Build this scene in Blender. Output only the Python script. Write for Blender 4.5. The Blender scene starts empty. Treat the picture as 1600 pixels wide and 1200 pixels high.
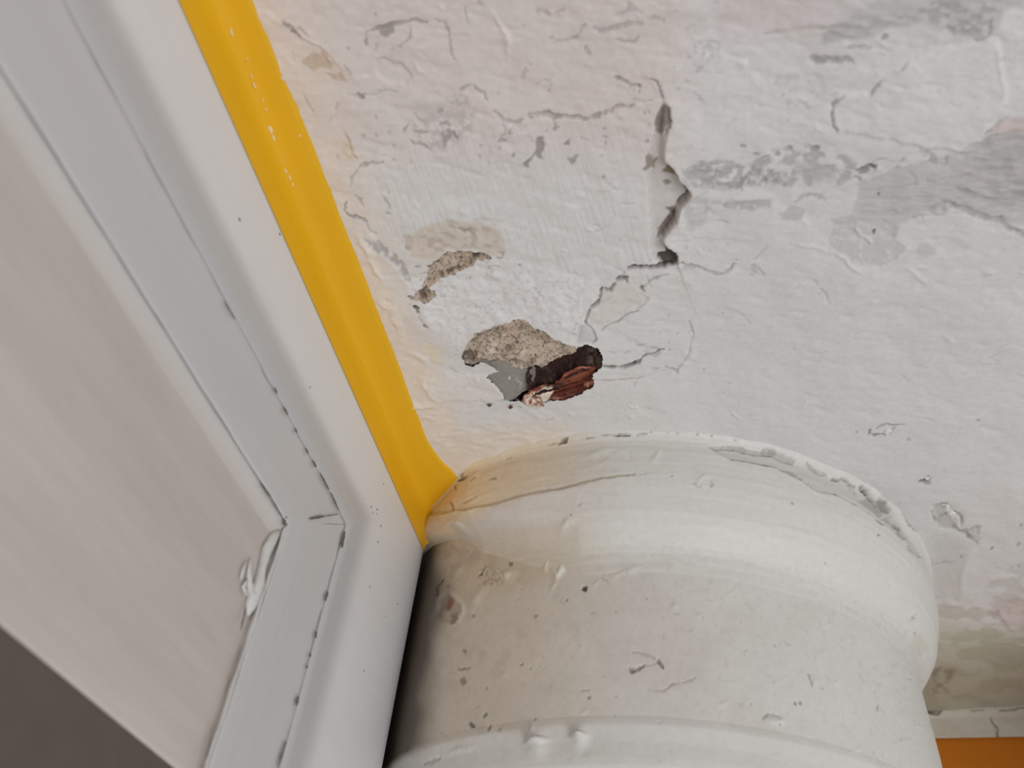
import bpy, math, random
import numpy as np

# ------------------------------------------------------------------ camera, light, exposure
S = 0.25                      # metres per working unit (camera to ceiling = 1 unit)
CAM_H = 2.15                  # camera height above the floor (m); the ceiling is at 2.40 m
F_PX = 1303.84
scene = bpy.context.scene
COL = scene.collection

_v1 = np.array([320.0, 1290.0, F_PX]); _vz = np.array([170.0, -1360.0, F_PX])
AY = _v1 / np.linalg.norm(_v1)
AZ = _vz / np.linalg.norm(_vz)
AX = np.cross(AY, AZ); AX /= np.linalg.norm(AX)
AZ = np.cross(AX, AY)
M = np.array([AX, AY, AZ])    # world axes in camera space (right, down, forward)

def W(p):
    p = np.asarray(p, dtype=float)
    return p * S + np.array([0, 0, CAM_H])

cam_d = bpy.data.cameras.new('camera')
cam = bpy.data.objects.new('camera', cam_d); COL.objects.link(cam)
from mathutils import Matrix, Vector
right, up, back = M[:, 0], -M[:, 1], -M[:, 2]
cam.matrix_world = Matrix(((right[0], up[0], back[0], 0), (right[1], up[1], back[1], 0),
                           (right[2], up[2], back[2], CAM_H), (0, 0, 0, 1)))
cam_d.sensor_width = 36.0
cam_d.lens = F_PX / 1600 * 36.0
cam_d.clip_start = 0.005
cam_d.dof.use_dof = True
cam_d.dof.focus_distance = 0.36
cam_d.dof.aperture_fstop = (cam_d.lens / 1000) / 0.0026
scene.camera = cam

world = bpy.data.worlds.new('world'); scene.world = world
world.use_nodes = True
bg = world.node_tree.nodes['Background']
bg.inputs[0].default_value = (0.95, 0.975, 1.0, 1)
bg.inputs[1].default_value = 0.32

def area(name, loc, target, size, power, color):
    d = bpy.data.lights.new(name, 'AREA'); d.shape = 'RECTANGLE'
    d.size, d.size_y = size; d.energy = power; d.color = color
    o = bpy.data.objects.new(name, d); COL.objects.link(o)
    l, t = Vector(W(loc)), Vector(W(target))
    o.location = l
    o.rotation_euler = (t - l).to_track_quat('-Z', 'Y').to_euler()
    return o
area('window_daylight', (3.3, -2.0, -3.9), (0, 1.2, 0.9), (0.9, 1.0), 13.6, (0.96, 0.975, 1.0))

scene.view_settings.view_transform = 'Standard'
scene.view_settings.look = 'None'
scene.view_settings.gamma = 1.0
scene.view_settings.use_curve_mapping = False
scene.view_settings.exposure = 0.0

# ------------------------------------------------------------------ small tools
def lin(c):
    c = np.asarray(c, dtype=float) / 255.0
    return np.where(c <= 0.04045, c / 12.92, ((c + 0.055) / 1.055) ** 2.4)
WHITE = 0.74 / lin(188)
def A(r, g, b, k=1.0):
    """albedo of paint that looks (r, g, b) where clean white paint looks 188"""
    return np.clip(lin((r, g, b)) * WHITE * k, 0.003, 0.9)

_rs = np.random.RandomState(7)
_TAB = _rs.rand(16, 256, 256)
def vn(x, y, seed=0):
    """value noise in -1..1"""
    T = _TAB[seed % 16]
    xi = np.floor(x).astype(np.int64); yi = np.floor(y).astype(np.int64)
    fx = x - xi; fy = y - yi
    fx = fx * fx * (3 - 2 * fx); fy = fy * fy * (3 - 2 * fy)
    x0, x1, y0, y1 = xi & 255, (xi + 1) & 255, yi & 255, (yi + 1) & 255
    a = T[x0, y0] * (1 - fx) + T[x1, y0] * fx
    b = T[x0, y1] * (1 - fx) + T[x1, y1] * fx
    return 2 * (a * (1 - fy) + b * fy) - 1
def fbm(x, y, seed=0, octv=3):
    s = 0; a = 1.0; t = 0
    for i in range(octv):
        s = s + a * vn(x * 2 ** i + 17.3 * i, y * 2 ** i - 9.1 * i, seed + i); t += a; a *= 0.5
    return s / t
def sstep(a, b, x):
    t = np.clip((x - a) / (b - a + 1e-12), 0, 1)
    return t * t * (3 - 2 * t)

def ray(px, py):
    d = np.array([px - 800.0, py - 600.0, F_PX]) / F_PX
    return M @ d
def on_ceiling(px, py, h=1.0):
    r = ray(px, py); return r * (h / r[2])
def project(P):
    q = P @ M                  # camera space
    return 800 + F_PX * q[:, 0] / q[:, 2], 600 + F_PX * q[:, 1] / q[:, 2], q[:, 2]

def mesh_from(name, verts, faces, mat, parent=None, smooth=True, colors=None, structure=False):
    me = bpy.data.meshes.new(name)
    verts = W(verts)
    faces = np.asarray(faces, dtype=np.int32)
    k = faces.shape[1]
    me.vertices.add(len(verts)); me.vertices.foreach_set('co', verts.astype(np.float32).ravel())
    me.loops.add(faces.size); me.loops.foreach_set('vertex_index', faces.ravel())
    me.polygons.add(len(faces))
    me.polygons.foreach_set('loop_start', np.arange(0, faces.size, k, dtype=np.int32))
    me.polygons.foreach_set('use_smooth', np.full(len(faces), smooth))
    me.update(calc_edges=True); me.validate()
    if colors is not None:
        at = me.color_attributes.new('paint', 'FLOAT_COLOR', 'POINT')
        c = np.ones((len(verts), 4), dtype=np.float32); c[:, :3] = colors
        at.data.foreach_set('color', c.ravel())
    me.materials.append(mat)
    o = bpy.data.objects.new(name, me); COL.objects.link(o)
    if parent: o.parent = parent
    if structure: o['kind'] = 'structure'
    return o
def tag(o, label, cat, kind=None):
    o['label'] = label; o['category'] = cat
    if kind: o['kind'] = kind
    return o
def empty(name, loc=(0, 0, 0)):
    o = bpy.data.objects.new(name, None); COL.objects.link(o)
    o.empty_display_size = 0.02
    return o

def grid_faces(nx, ny, keep=None):
    i = np.arange(nx - 1)[:, None]; j = np.arange(ny - 1)[None, :]
    a = (i * ny + j)
    f = np.stack([a, a + ny, a + ny + 1, a + 1], axis=-1).reshape(-1, 4)
    if keep is not None:
        f = f[keep[f].all(axis=1)]
    return f
def compact(verts, faces, extra=None):
    used = np.zeros(len(verts), bool); used[faces.ravel()] = True
    m = np.cumsum(used) - 1
    return verts[used], m[faces], (None if extra is None else extra[used])

# ------------------------------------------------------------------ materials (procedural)
def material(name, color=None, rough=0.55, attr=False, bump=0.15, bscale=900.0, stretch=(1, 1, 1), spec=0.35,
             grain=0.03, gscale=500.0, detail=4.0, vary=None):
    m = bpy.data.materials.new(name); m.use_nodes = True
    nt = m.node_tree; N = nt.nodes; L = nt.links
    p = N['Principled BSDF']
    p.inputs['Roughness'].default_value = rough
    p.inputs['Specular IOR Level'].default_value = spec
    tc = N.new('ShaderNodeTexCoord'); mp = N.new('ShaderNodeMapping')
    mp.inputs['Scale'].default_value = stretch
    L.new(tc.outputs['Object'], mp.inputs['Vector'])
    n = N.new('ShaderNodeTexNoise'); n.inputs['Scale'].default_value = bscale; n.inputs['Detail'].default_value = detail
    L.new(mp.outputs[0], n.inputs['Vector'])
    b = N.new('ShaderNodeBump'); b.inputs['Strength'].default_value = bump; b.inputs['Distance'].default_value = 0.0006
    L.new(n.outputs['Fac'], b.inputs['Height']); L.new(b.outputs[0], p.inputs['Normal'])
    if attr:
        a = N.new('ShaderNodeVertexColor'); a.layer_name = 'paint'; src = a.outputs['Color']
    else:
        a = N.new('ShaderNodeRGB'); a.outputs[0].default_value = (*color, 1); src = a.outputs[0]
    if vary is not None:      # slow patches of a second tone of the same paint
        nv = N.new('ShaderNodeTexNoise'); nv.inputs['Scale'].default_value = vary[1]; nv.inputs['Detail'].default_value = 3
        L.new(mp.outputs[0], nv.inputs['Vector'])
        r = N.new('ShaderNodeValToRGB'); r.color_ramp.elements[0].position = 0.4; r.color_ramp.elements[1].position = 0.62
        L.new(nv.outputs['Fac'], r.inputs['Fac'])
        mx = N.new('ShaderNodeMix'); mx.data_type = 'RGBA'
        L.new(r.outputs['Color'], mx.inputs['Factor']); L.new(src, mx.inputs['A'])
        mx.inputs['B'].default_value = (*vary[0], 1); src = mx.outputs['Result']
    g = N.new('ShaderNodeTexNoise'); g.inputs['Scale'].default_value = gscale; g.inputs['Detail'].default_value = 5
    L.new(mp.outputs[0], g.inputs['Vector'])
    mr = N.new('ShaderNodeMapRange'); mr.inputs['From Min'].default_value = 0.3; mr.inputs['From Max'].default_value = 0.7
    mr.inputs['To Min'].default_value = 1 - grain; mr.inputs['To Max'].default_value = 1 + grain
    L.new(g.outputs['Fac'], mr.inputs['Value'])
    vm = N.new('ShaderNodeVectorMath'); vm.operation = 'SCALE'
    L.new(src, vm.inputs[0]); L.new(mr.outputs[0], vm.inputs['Scale'])
    L.new(vm.outputs[0], p.inputs['Base Color'])
    return m

M_CEIL = material('peeling_white_paint', attr=True, rough=0.7, bump=0.22, bscale=700, grain=0.035, gscale=420)
M_PIPE = material('old_pipe_paint', attr=True, rough=0.5, bump=0.12, bscale=500, grain=0.03, gscale=350, spec=0.4)
M_CASE = material('white_gloss_casing', attr=True, rough=0.38, bump=0.10, bscale=260, grain=0.012, gscale=180, spec=0.45, stretch=(1, 0.25, 1))
M_RAIL = material('cool_grey_white_gloss', A(170, 168, 167), rough=0.4, bump=0.14, bscale=420, stretch=(1, 0.06, 1), grain=0.02, gscale=300, spec=0.45)
M_STILE = material('cool_grey_white_gloss_upright', A(170, 168, 167), rough=0.4, bump=0.12, bscale=420, stretch=(1, 1, 0.06), grain=0.02, gscale=300, spec=0.45)
M_PANEL = material('warm_white_panel_paint', A(172, 165, 158), rough=0.5, bump=0.55, bscale=240, stretch=(1, 0.14, 1), grain=0.05, gscale=120,
                   vary=(A(166, 158, 151), 22.0))
M_SHADE = material('dark_shade_board', A(82, 73, 66), rough=0.65, bump=0.15, bscale=400, grain=0.06, gscale=150)  # even dark brown of the board that stands in for shade
M_YELLOW = material('yellow_strip_film', A(199, 152, 22), rough=0.42, bump=0.10, bscale=160, stretch=(1, 0.3, 1), grain=0.02, gscale=90)
M_SCUFF = material('pale_scuff', A(205, 190, 160), rough=0.7)
M_ORANGE = material('orange_wall_paint', A(186, 108, 16), rough=0.6, bump=0.2, bscale=900, grain=0.05, gscale=700)
M_BAND = material('grey_white_border_paint', attr=True, rough=0.65, bump=0.2, bscale=700, grain=0.04, gscale=300)
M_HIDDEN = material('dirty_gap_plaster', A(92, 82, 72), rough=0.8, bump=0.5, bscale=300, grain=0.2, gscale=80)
M_PATCH = material('exposed_old_layers', attr=True, rough=0.9, spec=0.12, bump=0.5, bscale=1400, grain=0.10, gscale=900)
M_WOOD = material('red_brown_splinters', attr=True, rough=0.6, bump=0.5, bscale=900, stretch=(0.2, 1, 1), grain=0.25, gscale=500)
M_SPECK = material('dark_specks', A(90, 84, 78), rough=0.8)
M_CAULK = material('white_filler', A(180, 177, 173), rough=0.5, bump=0.2, bscale=300)

# ------------------------------------------------------------------ feature painter (relief and paint loss of a surface)
def seg_dist(u, v, pts):
    pts = np.asarray(pts, float)
    best = np.full(u.shape, 1e9); par = np.zeros(u.shape)
    n = len(pts) - 1
    for i in range(n):
        ax, ay = pts[i]; bx, by = pts[i + 1]
        dx, dy = bx - ax, by - ay; L2 = dx * dx + dy * dy + 1e-9
        t = np.clip(((u - ax) * dx + (v - ay) * dy) / L2, 0, 1)
        d = np.hypot(u - ax - t * dx, v - ay - t * dy)
        m = d < best
        best = np.where(m, d, best); par = np.where(m, (i + t) / n, par)
    return best, par
def inside(u, v, pts):
    r = np.zeros(u.shape, bool); n = len(pts)
    for i in range(n):
        x1, y1 = pts[i]; x2, y2 = pts[(i + 1) % n]
        if y1 == y2: continue
        c = ((y1 > v) != (y2 > v)) & (u < (x2 - x1) * (v - y1) / (y2 - y1) + x1)
        r ^= c
    return r
def sdf(u, v, pts):
    d, _ = seg_dist(u, v, list(pts) + [pts[0]])
    return np.where(inside(u, v, pts), -d, d)

class Surface:
    """u, v: where each point of the surface appears in the reference; D: depth into the surface; C: paint colour"""
    def __init__(s, u, v, base, warp=1.0):
        s.u, s.v = u, v
        s.wu = u + warp * (1.6 * vn(u / 5, v / 5, 1) + 3.0 * vn(u / 17, v / 17, 2))
        s.wv = v + warp * (1.6 * vn(u / 5, v / 5, 3) + 3.0 * vn(u / 17, v / 17, 4))
        s.D = np.zeros(u.shape); s.C = np.tile(np.asarray(base, float), (len(u), 1))
    def near(s, pts, pad):
        p = np.asarray(pts, float); a = p.min(0) - pad; b = p.max(0) + pad
        return np.nonzero((s.u > a[0]) & (s.u < b[0]) & (s.v > a[1]) & (s.v < b[1]))[0]
    def tint(s, ix, m, col):
        m = m[:, None]; s.C[ix] = s.C[ix] * (1 - m) + np.asarray(col) * m
    def line(s, pts, w=1.5, depth=0.002, col=None, k=1.0, soft=1.2, taper=True, broken=0.0, warp=1.0):
        ix = s.near(pts, w + soft + 8)
        if not len(ix): return
        uu = s.u[ix] + warp * (s.wu[ix] - s.u[ix]); vv = s.v[ix] + warp * (s.wv[ix] - s.v[ix])
        d, t = seg_dist(uu, vv, pts)
        ww = w * (0.35 + 0.65 * np.sin(np.pi * np.clip(t, 0.03, 0.97)) ** 0.5 if taper else 1.0)
        ww = ww * (1 + 0.45 * vn(s.u[ix] / 9, s.v[ix] / 9, 5))
        m = 1 - sstep(ww * 0.5, ww * 0.5 + soft, d)
        if broken: m = m * sstep(broken - 1.1, broken - 0.7, vn(s.u[ix] / 11, s.v[ix] / 11, 6) + 0.2)
        s.D[ix] += depth * m
        if col is not None: s.tint(ix, m * k * np.clip(0.82 + 0.45 * fbm(s.u[ix] / 6, s.v[ix] / 6, 7, 2), 0.3, 1.0), col)
    def ridge(s, pts, w=4.0, h=0.003, col=None, k=0.5, warp=1.0):
        ix = s.near(pts, w * 3 + 6)
        if not len(ix): return
        uu = s.u[ix] + warp * (s.wu[ix] - s.u[ix]); vv = s.v[ix] + warp * (s.wv[ix] - s.v[ix])
        d, t = seg_dist(uu, vv, pts)
        m = np.exp(-(d / w) ** 2) * (0.3 + 0.7 * np.sin(np.pi * np.clip(t, 0.05, 0.95)))
        s.D[ix] -= h * m
        if col is not None: s.tint(ix, m * k, col)
    def patch(s, pts, col=None, k=1.0, soft=2.0, depth=0.0, mottle=None, stretch=(1, 1), warp=1.0, edge=0.0):
        """an area of other paint; mottle=(scale px, threshold) leaves islands"""
        ix = s.near(pts, soft + 12)
        if not len(ix): return
        uu = s.u[ix] + warp * (s.wu[ix] - s.u[ix]); vv = s.v[ix] + warp * (s.wv[ix] - s.v[ix])
        d = sdf(uu, vv, pts)
        m = 1 - sstep(-soft, soft, d)
        if mottle:
            n = fbm(s.u[ix] / (mottle[0] * stretch[0]), s.v[ix] / (mottle[0] * stretch[1]), 8, 3)
            m = m * sstep(mottle[1] - 0.2, mottle[1] + 0.2, n)
        s.D[ix] += depth * m
        if edge: s.D[ix] += edge * np.exp(-(np.abs(d) / 2.0) ** 2)
        if col is not None: s.tint(ix, m * k, col)
    def step(s, pts, left, dh=0.004, fade=25.0, hard=1.5, warp=0.7):
        """a layer that ends along pts: the side `left` of the walk stands proud by dh and fades away from the edge"""
        ix = s.near(pts, fade * 3)
        if not len(ix): return
        uu = s.u[ix] + warp * (s.wu[ix] - s.u[ix]); vv = s.v[ix] + warp * (s.wv[ix] - s.v[ix])
        P = np.asarray(pts, float)
        best = np.full(len(ix), 1e9); sg = np.zeros(len(ix)); par = np.zeros(len(ix)); n = len(P) - 1
        for i in range(n):
            ax, ay = P[i]; dx, dy = P[i + 1] - P[i]; L2 = dx * dx + dy * dy + 1e-9
            t = np.clip(((uu - ax) * dx + (vv - ay) * dy) / L2, 0, 1)
            d = np.hypot(uu - ax - t * dx, vv - ay - t * dy)
            c = dx * (vv - ay) - dy * (uu - ax)
            mm = d < best - 1e-6
            best = np.where(mm, d, best); sg = np.where(mm, c, sg); par = np.where(mm, (i + t) / n, par)
        sd = np.where((sg < 0) == left, best, -best)        # positive on the proud side
        m = sstep(-hard, hard, sd) * np.exp(-np.clip(sd, 0, None) / fade) * np.sin(np.pi * np.clip(par, 0.02, 0.98)) ** 0.4
        s.D[ix] -= dh * m
    def spot(s, x, y, r, col, depth=0.001, k=0.9, sy=None):
        q = random.Random(int(x * 13 + y * 7)); t0 = q.uniform(0, 3); e = q.uniform(0.55, 1.0)
        ring = [(r * math.cos(a) * q.uniform(0.6, 1.25), (sy or r * e) * math.sin(a) * q.uniform(0.6, 1.25)) for a in np.linspace(0, 2 * math.pi, 10)[:-1]]
        c, d = (math.cos(t0), math.sin(t0)) if sy is None else (1, 0)
        s.patch([(x + c * a - d * b, y + d * a + c * b) for a, b in ring], col, k, 1.0, depth, warp=0.5)

# ------------------------------------------------------------------ ceiling
GREY = A(152, 150, 147); MID = A(168, 166, 163); DARK = A(88, 80, 74); TAN = A(150, 136, 116); CRACK = A(120, 112, 106)
BLACK = A(58, 45, 42); HAIR = A(140, 133, 128)

HOLE = [(722, 556), (730, 538), (742, 519), (763, 512), (785, 508), (803, 500), (817, 499), (836, 509), (862, 525), (886, 533), (903, 539),
        (917, 535), (932, 543), (940, 557), (941, 573), (926, 583), (924, 606), (905, 617), (880, 624), (860, 628), (843, 635), (822, 633),
        (812, 628), (790, 626), (785, 610), (774, 598), (762, 588), (772, 580), (783, 582), (764, 567), (752, 562), (738, 572), (726, 569)]
CHIP = [(671, 418), (686, 404), (700, 395), (716, 391), (742, 394), (768, 400), (767, 404), (747, 408), (737, 415), (722, 421), (702, 428),
        (690, 433), (677, 441), (671, 450), (680, 463), (672, 467), (664, 476), (655, 470), (646, 467), (658, 455), (669, 440)]

def axis(parts):
    a = [np.array([parts[0][0]])]
    for (x0, x1, st) in parts:
        n = max(1, int(round((x1 - x0) / st))); a.append(np.linspace(x0, x1, n + 1)[1:])
    return np.concatenate(a)

def build_ceiling():
    xs = axis([(-0.78, -0.56, 0.03), (-0.56, 0.42, 0.00185), (0.42, 0.95, 0.003), (0.95, 2.4, 0.06)])
    ys = axis([(-1.4, 0.28, 0.08), (0.28, 0.75, 0.0020), (0.75, 1.32, 0.0018), (1.32, 1.8, 0.004), (1.8, 2.36, 0.0045), (2.36, 2.5, 0.05)])
    X, Y = np.meshgrid(xs, ys, indexing='ij')
    P = np.stack([X.ravel(), Y.ravel(), np.ones(X.size)], 1)
    u, v, w = project(P)
    bad = w < 0.15; u[bad] = -5000; v[bad] = -5000
    s = Surface(u, v, A(187, 184, 181))
    ix = np.arange(len(u))
    # broad tone of the old coats; last, shade of the far corner painted in
    s.tint(ix, (1 - sstep(150, 330, v)) * (1 - sstep(1020, 1120, u)) * 0.9, A(187, 176, 171))
    s.tint(ix, (1 - sstep(20, 90, v)) * sstep(1060, 1150, u) * (1 - sstep(1290, 1420, u)) * 0.8, A(182, 170, 168))
    s.tint(ix, sstep(1180, 1450, u + 0.4 * v) * 0.7, A(182, 181, 179))
    s.tint(ix, (1 - sstep(0, 110, u - (395 + 0.394 * v))) * 0.7, A(194, 181, 169))
    s.tint(ix, sstep(0.1, 0.5, fbm(u / 130, v / 90, 3)) * 0.35, A(183, 176, 172))
    s.tint(ix, sstep(940, 1120, v) * sstep(1400, 1480, u) * 0.5, A(164, 164, 146))
    # trowel marks and lumps
    s.D += 0.0060 * fbm(u / 150, v / 110, 0, 2) + 0.0024 * fbm(u / 46, v / 38, 5, 3)
    s.D += 0.0022 * np.maximum(0, fbm((u + 0.8 * v) / 40, (v - 0.3 * u) / 16, 6, 2) - 0.15)
    blk = (1 - sstep(-8, 8, sdf(u, v, [(560, 290), (640, 225), (820, 190), (1030, 175), (1035, 300), (1030, 400), (960, 430), (800, 430), (780, 370), (600, 370)])))
    s.D += blk * 0.00055 * fbm((u - 0.35 * v) / 3.2, (v + 0.2 * u) / 40, 9, 2)
    s.D += (1 - blk) * 0.00038 * fbm((u + 2.0 * v) / 60, (v - 0.12 * u) / 7, 10, 2)
    rough = 1 - sstep(-10, 14, sdf(s.wu, s.wv, [(640, 440), (700, 432), (770, 402), (800, 415), (930, 440), (935, 480), (905, 530), (840, 505), (740, 510), (715, 540), (668, 510)]))
    s.D += rough * (0.0022 * fbm(u / 11, v / 11, 11, 3) + 0.0028 * fbm(u / 30, v / 24, 12, 2))
    s.tint(ix, rough * 0.8, A(193, 190, 188))
    s.tint(ix, rough * sstep(0.32, 0.55, fbm(u / 6, v / 5, 13)) * 0.45, A(155, 151, 147))

    q = random.Random(11)                        # small scars and hairlines of the brush coats
    for i in range(230):
        x = q.uniform(440, 1600); y = q.uniform(0, 660); a = q.uniform(-0.5, 1.0); L = q.uniform(5, 22)
        if x < 420 + 0.39 * y: continue
        pts = [(x + L * t * math.cos(a) + q.uniform(-2, 2), y + L * t * math.sin(a) + q.uniform(-2, 2)) for t in (0, .33, .66, 1)]
        kind = q.random()
        if kind < 0.45: s.line(pts, q.uniform(0.8, 2.0), 0.0012, A(158, 152, 148), q.uniform(0.25, 0.6))
        elif kind < 0.8: s.ridge(pts, q.uniform(1.5, 3.5), q.uniform(0.0010, 0.0026), A(195, 191, 187), 0.3)
        else: s.spot(x, y, q.uniform(1.2, 2.6), A(140, 134, 130), 0.0008, 0.6)
    # worn grey areas, right side
    s.patch([(1062, 262), (1080, 252), (1160, 246), (1240, 226), (1300, 228), (1335, 255), (1345, 278), (1300, 292), (1180, 288), (1120, 294), (1078, 284)], A(146, 144, 141), 0.75, 5, 0.0012, (9, 0.0), (1.4, 1))
    s.patch([(1064, 258), (1075, 250), (1150, 255), (1200, 262), (1220, 285), (1150, 290), (1085, 292)], A(143, 142, 139), 0.7, 5, 0.0012, (7, 0.05))
    s.patch([(1230, 250), (1290, 258), (1310, 280), (1262, 284)], A(158, 156, 153), 0.8, 8)
    s.patch([(1072, 300), (1130, 314), (1205, 310), (1200, 325), (1130, 328), (1095, 350), (1080, 362), (1068, 350)], A(163, 162, 159), 0.7, 4, 0.0006, (12, -0.2))
    s.patch([(1128, 315), (1165, 311), (1204, 310), (1203, 322), (1150, 326), (1130, 324)], A(155, 154, 151), 0.75, 2, 0.001, (9, -0.35))
    s.patch([(1215, 330), (1240, 322), (1256, 330), (1254, 342), (1240, 345), (1222, 338)], A(163, 161, 158), 0.8, 2)
    s.line([(1243, 315), (1255, 305), (1275, 302), (1288, 312)], 4, 0.001, GREY, 0.8)
    s.patch([(1155, 272), (1165, 275), (1158, 295), (1150, 292)], A(134, 132, 129), 0.9, 2, 0.0012)
    for (x, y, a, b) in [(1161, 228, 6, 3), (1182, 240, 6, 2.5), (1197, 244, 7, 2), (1235, 231, 7, 4), (1216, 240, 5, 3), (1272, 233, 6, 4), (1275, 230, 5, 3), (1210, 283, 6, 4), (1195, 281, 7, 3), (1225, 290, 4, 4)]:
        s.spot(x, y, a, A(140, 138, 135), 0.0014, 0.85, b)
    s.patch([(1340, 290), (1400, 262), (1480, 246), (1540, 215), (1600, 200), (1790, 200), (1788, 372), (1570, 350), (1525, 330), (1480, 322), (1440, 335), (1410, 350), (1395, 372), (1384, 375), (1376, 360), (1340, 352), (1302, 356), (1300, 343), (1330, 338), (1336, 318)], A(168, 166, 163), 0.85, 3, 0.0014)
    s.patch([(1345, 300), (1480, 270), (1687, 250), (1691, 360), (1480, 315), (1400, 345), (1345, 340)], A(158, 156, 154), 0.5, 6, 0.0006, (5, 0.05), (9, 1))
    s.patch([(1520, 250), (1540, 210), (1600, 198), (1690, 198), (1726, 300), (1500, 290), (1490, 262)], A(166, 161, 160), 0.8, 8)
    s.patch([(1540, 245), (1786, 225), (1701, 330), (1560, 318), (1540, 290)], A(146, 143, 143), 0.6, 8, 0.001, (9, 0.05), (2.5, 1))
    s.patch([(1480, 262), (1540, 215), (1774, 205), (1783, 340), (1500, 320)], A(146, 142, 141), 0.5, 10, 0.0012, (7, 0.1), (3, 1))
    s.patch([(1552, 205), (1560, 188), (1585, 180), (1765, 176), (1789, 205), (1590, 205)], A(180, 166, 163), 0.9, 3)
    s.line([(1570, 183), (1560, 190), (1550, 202), (1535, 208)], 4, 0.0015, A(150, 142, 140), 0.7)
    s.patch([(1300, 352), (1345, 345), (1398, 352), (1398, 372), (1412, 385), (1400, 405), (1375, 418), (1330, 408), (1296, 388), (1298, 372)], A(170, 168, 166), 0.8, 3, 0.0012, (14, -0.45))
    s.line([(1336, 360), (1345, 372), (1352, 372), (1362, 380)], 4, -0.002, A(190, 188, 185), 0.8)
    s.patch([(1430, 395), (1438, 380), (1450, 378), (1466, 388), (1462, 398), (1440, 400)], A(165, 163, 160), 0.6, 3)
    s.line([(1474, 317), (1498, 322), (1520, 332), (1545, 340), (1562, 344), (1575, 355), (1600, 366)], 7, 0.0024, A(140, 137, 134), 0.85, 3)
    s.line([(1455, 330), (1472, 325), (1490, 318)], 9, 0.0012, A(146, 143, 140), 0.7, 4)
    s.line([(1425, 343), (1440, 339), (1470, 336)], 3, 0.0012, GREY, 0.7)
    s.line([(1340, 264), (1350, 262), (1357, 258), (1366, 260)], 5, 0.003, A(88, 86, 84), 0.95)
    s.patch([(1336, 266), (1345, 260), (1358, 262), (1355, 270), (1342, 271)], A(125, 123, 120), 0.8, 2, 0.001)
    s.line([(1333, 275), (1343, 277), (1346, 285)], 3, 0.0015, A(130, 127, 124), 0.8)
    s.line([(1362, 252), (1372, 249), (1382, 247)], 4, 0.0015, GREY, 0.8)
    s.line([(1390, 255), (1412, 248)], 3, 0.001, MID, 0.8); s.line([(1400, 262), (1405, 255), (1412, 245)], 3, 0.001, GREY, 0.6)
    s.patch([(1434, 236), (1440, 230), (1450, 234), (1465, 243), (1480, 246), (1478, 260), (1455, 256), (1445, 250), (1436, 242)], A(146, 144, 142), 0.7, 2, 0.0012, (8, -0.2))
    s.line([(1420, 268), (1430, 275), (1430, 290), (1422, 292)], 2.5, 0.0012, GREY, 0.6)
    s.line([(1440, 287), (1470, 285), (1482, 280), (1488, 270)], 3, 0.0012, MID, 0.8)
    s.line([(1495, 298), (1510, 303), (1530, 306), (1555, 312)], 5, 0.0014, A(148, 146, 145), 0.7, 3)
    s.spot(1373, 307, 3, DARK); s.spot(1366, 364, 3.5, DARK); s.spot(1136, 383, 2.5, MID)
    for i in range(6):
        yy = 300 + i * 7.0
        s.line([(1345 - i, yy), (1420, yy - 3), (1500 + 5 * i, yy - 3)], 1.6, 0.0005, A(156, 154, 151), 0.5, broken=0.9, warp=0.4)
    # top right
    s.patch([(1300, 40), (1340, 10), (1440, -20), (1719, -20), (1712, 8), (1570, 24), (1553, 40), (1548, 60), (1530, 64), (1500, 56), (1470, 50), (1440, 36), (1400, 40), (1350, 60), (1280, 70)], A(166, 163, 161), 0.8, 6)
    s.patch([(1400, 30), (1440, 5), (1500, 0), (1560, 5), (1552, 45), (1545, 62), (1480, 50), (1450, 35)], A(144, 141, 140), 0.7, 6, 0.001, (9, -0.05), (1.8, 1))
    s.patch([(1280, 45), (1360, 25), (1420, 20), (1420, 40), (1340, 62), (1285, 72)], A(152, 149, 147), 0.6, 6, 0.0008, (7, 0.0), (3, 1))
    s.line([(1552, 30), (1549, 45), (1547, 58), (1535, 62), (1525, 62)], 3, 0.002, A(140, 137, 135), 0.8)
    s.line([(1478, 45), (1490, 54)], 4, 0.0015, GREY, 0.8)
    s.line([(1268, 90), (1280, 96), (1300, 94), (1320, 92), (1330, 97)], 6, 0.002, A(135, 133, 130), 0.85, 3)
    s.line([(1322, 76), (1345, 73), (1360, 72)], 4, 0.0012, A(150, 147, 145), 0.8)
    s.line([(1380, 60), (1386, 56)], 6, 0.002, A(138, 135, 132), 0.8)
    s.line([(1195, 57), (1240, 48), (1320, 40)], 3, 0.001, A(160, 150, 147), 0.6, 3)
    s.line([(1300, 52), (1330, 46), (1345, 44)], 4, 0.001, A(160, 152, 150), 0.6, 3)
    # smooth patch of filler
    FILL = [(1303, 165), (1312, 152), (1360, 145), (1385, 120), (1410, 100), (1480, 75), (1560, 60), (1566, 110), (1570, 165), (1545, 190), (1530, 215), (1500, 235), (1440, 228), (1390, 215), (1340, 208), (1310, 202), (1300, 185)]
    s.patch(FILL, A(186, 184, 181), 0.9, 4, -0.003)
    s.line([(1316, 153), (1303, 163), (1300, 178), (1303, 192), (1309, 201)], 4, 0.002, A(150, 147, 144), 0.8)
    s.line([(1378, 125), (1368, 136), (1361, 147)], 4, 0.002, A(150, 147, 144), 0.8)
    s.line([(1411, 98), (1407, 106), (1396, 116)], 2, 0.001, A(160, 157, 154), 0.7)
    s.ridge([(1562, 85), (1565, 120), (1570, 150), (1574, 170)], 4, 0.0025)
    s.patch([(1565, 20), (1600, 8), (1757, 5), (1707, 60), (1575, 62), (1555, 52)], A(190, 188, 185), 0.7, 5, -0.002)
    s.ridge([(1300, 388), (1312, 398), (1322, 404), (1332, 416), (1350, 422)], 3, 0.003, A(198, 196, 193), 0.5)
    s.ridge([(1240, 380), (1270, 385), (1300, 395)], 3, 0.002)
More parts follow.
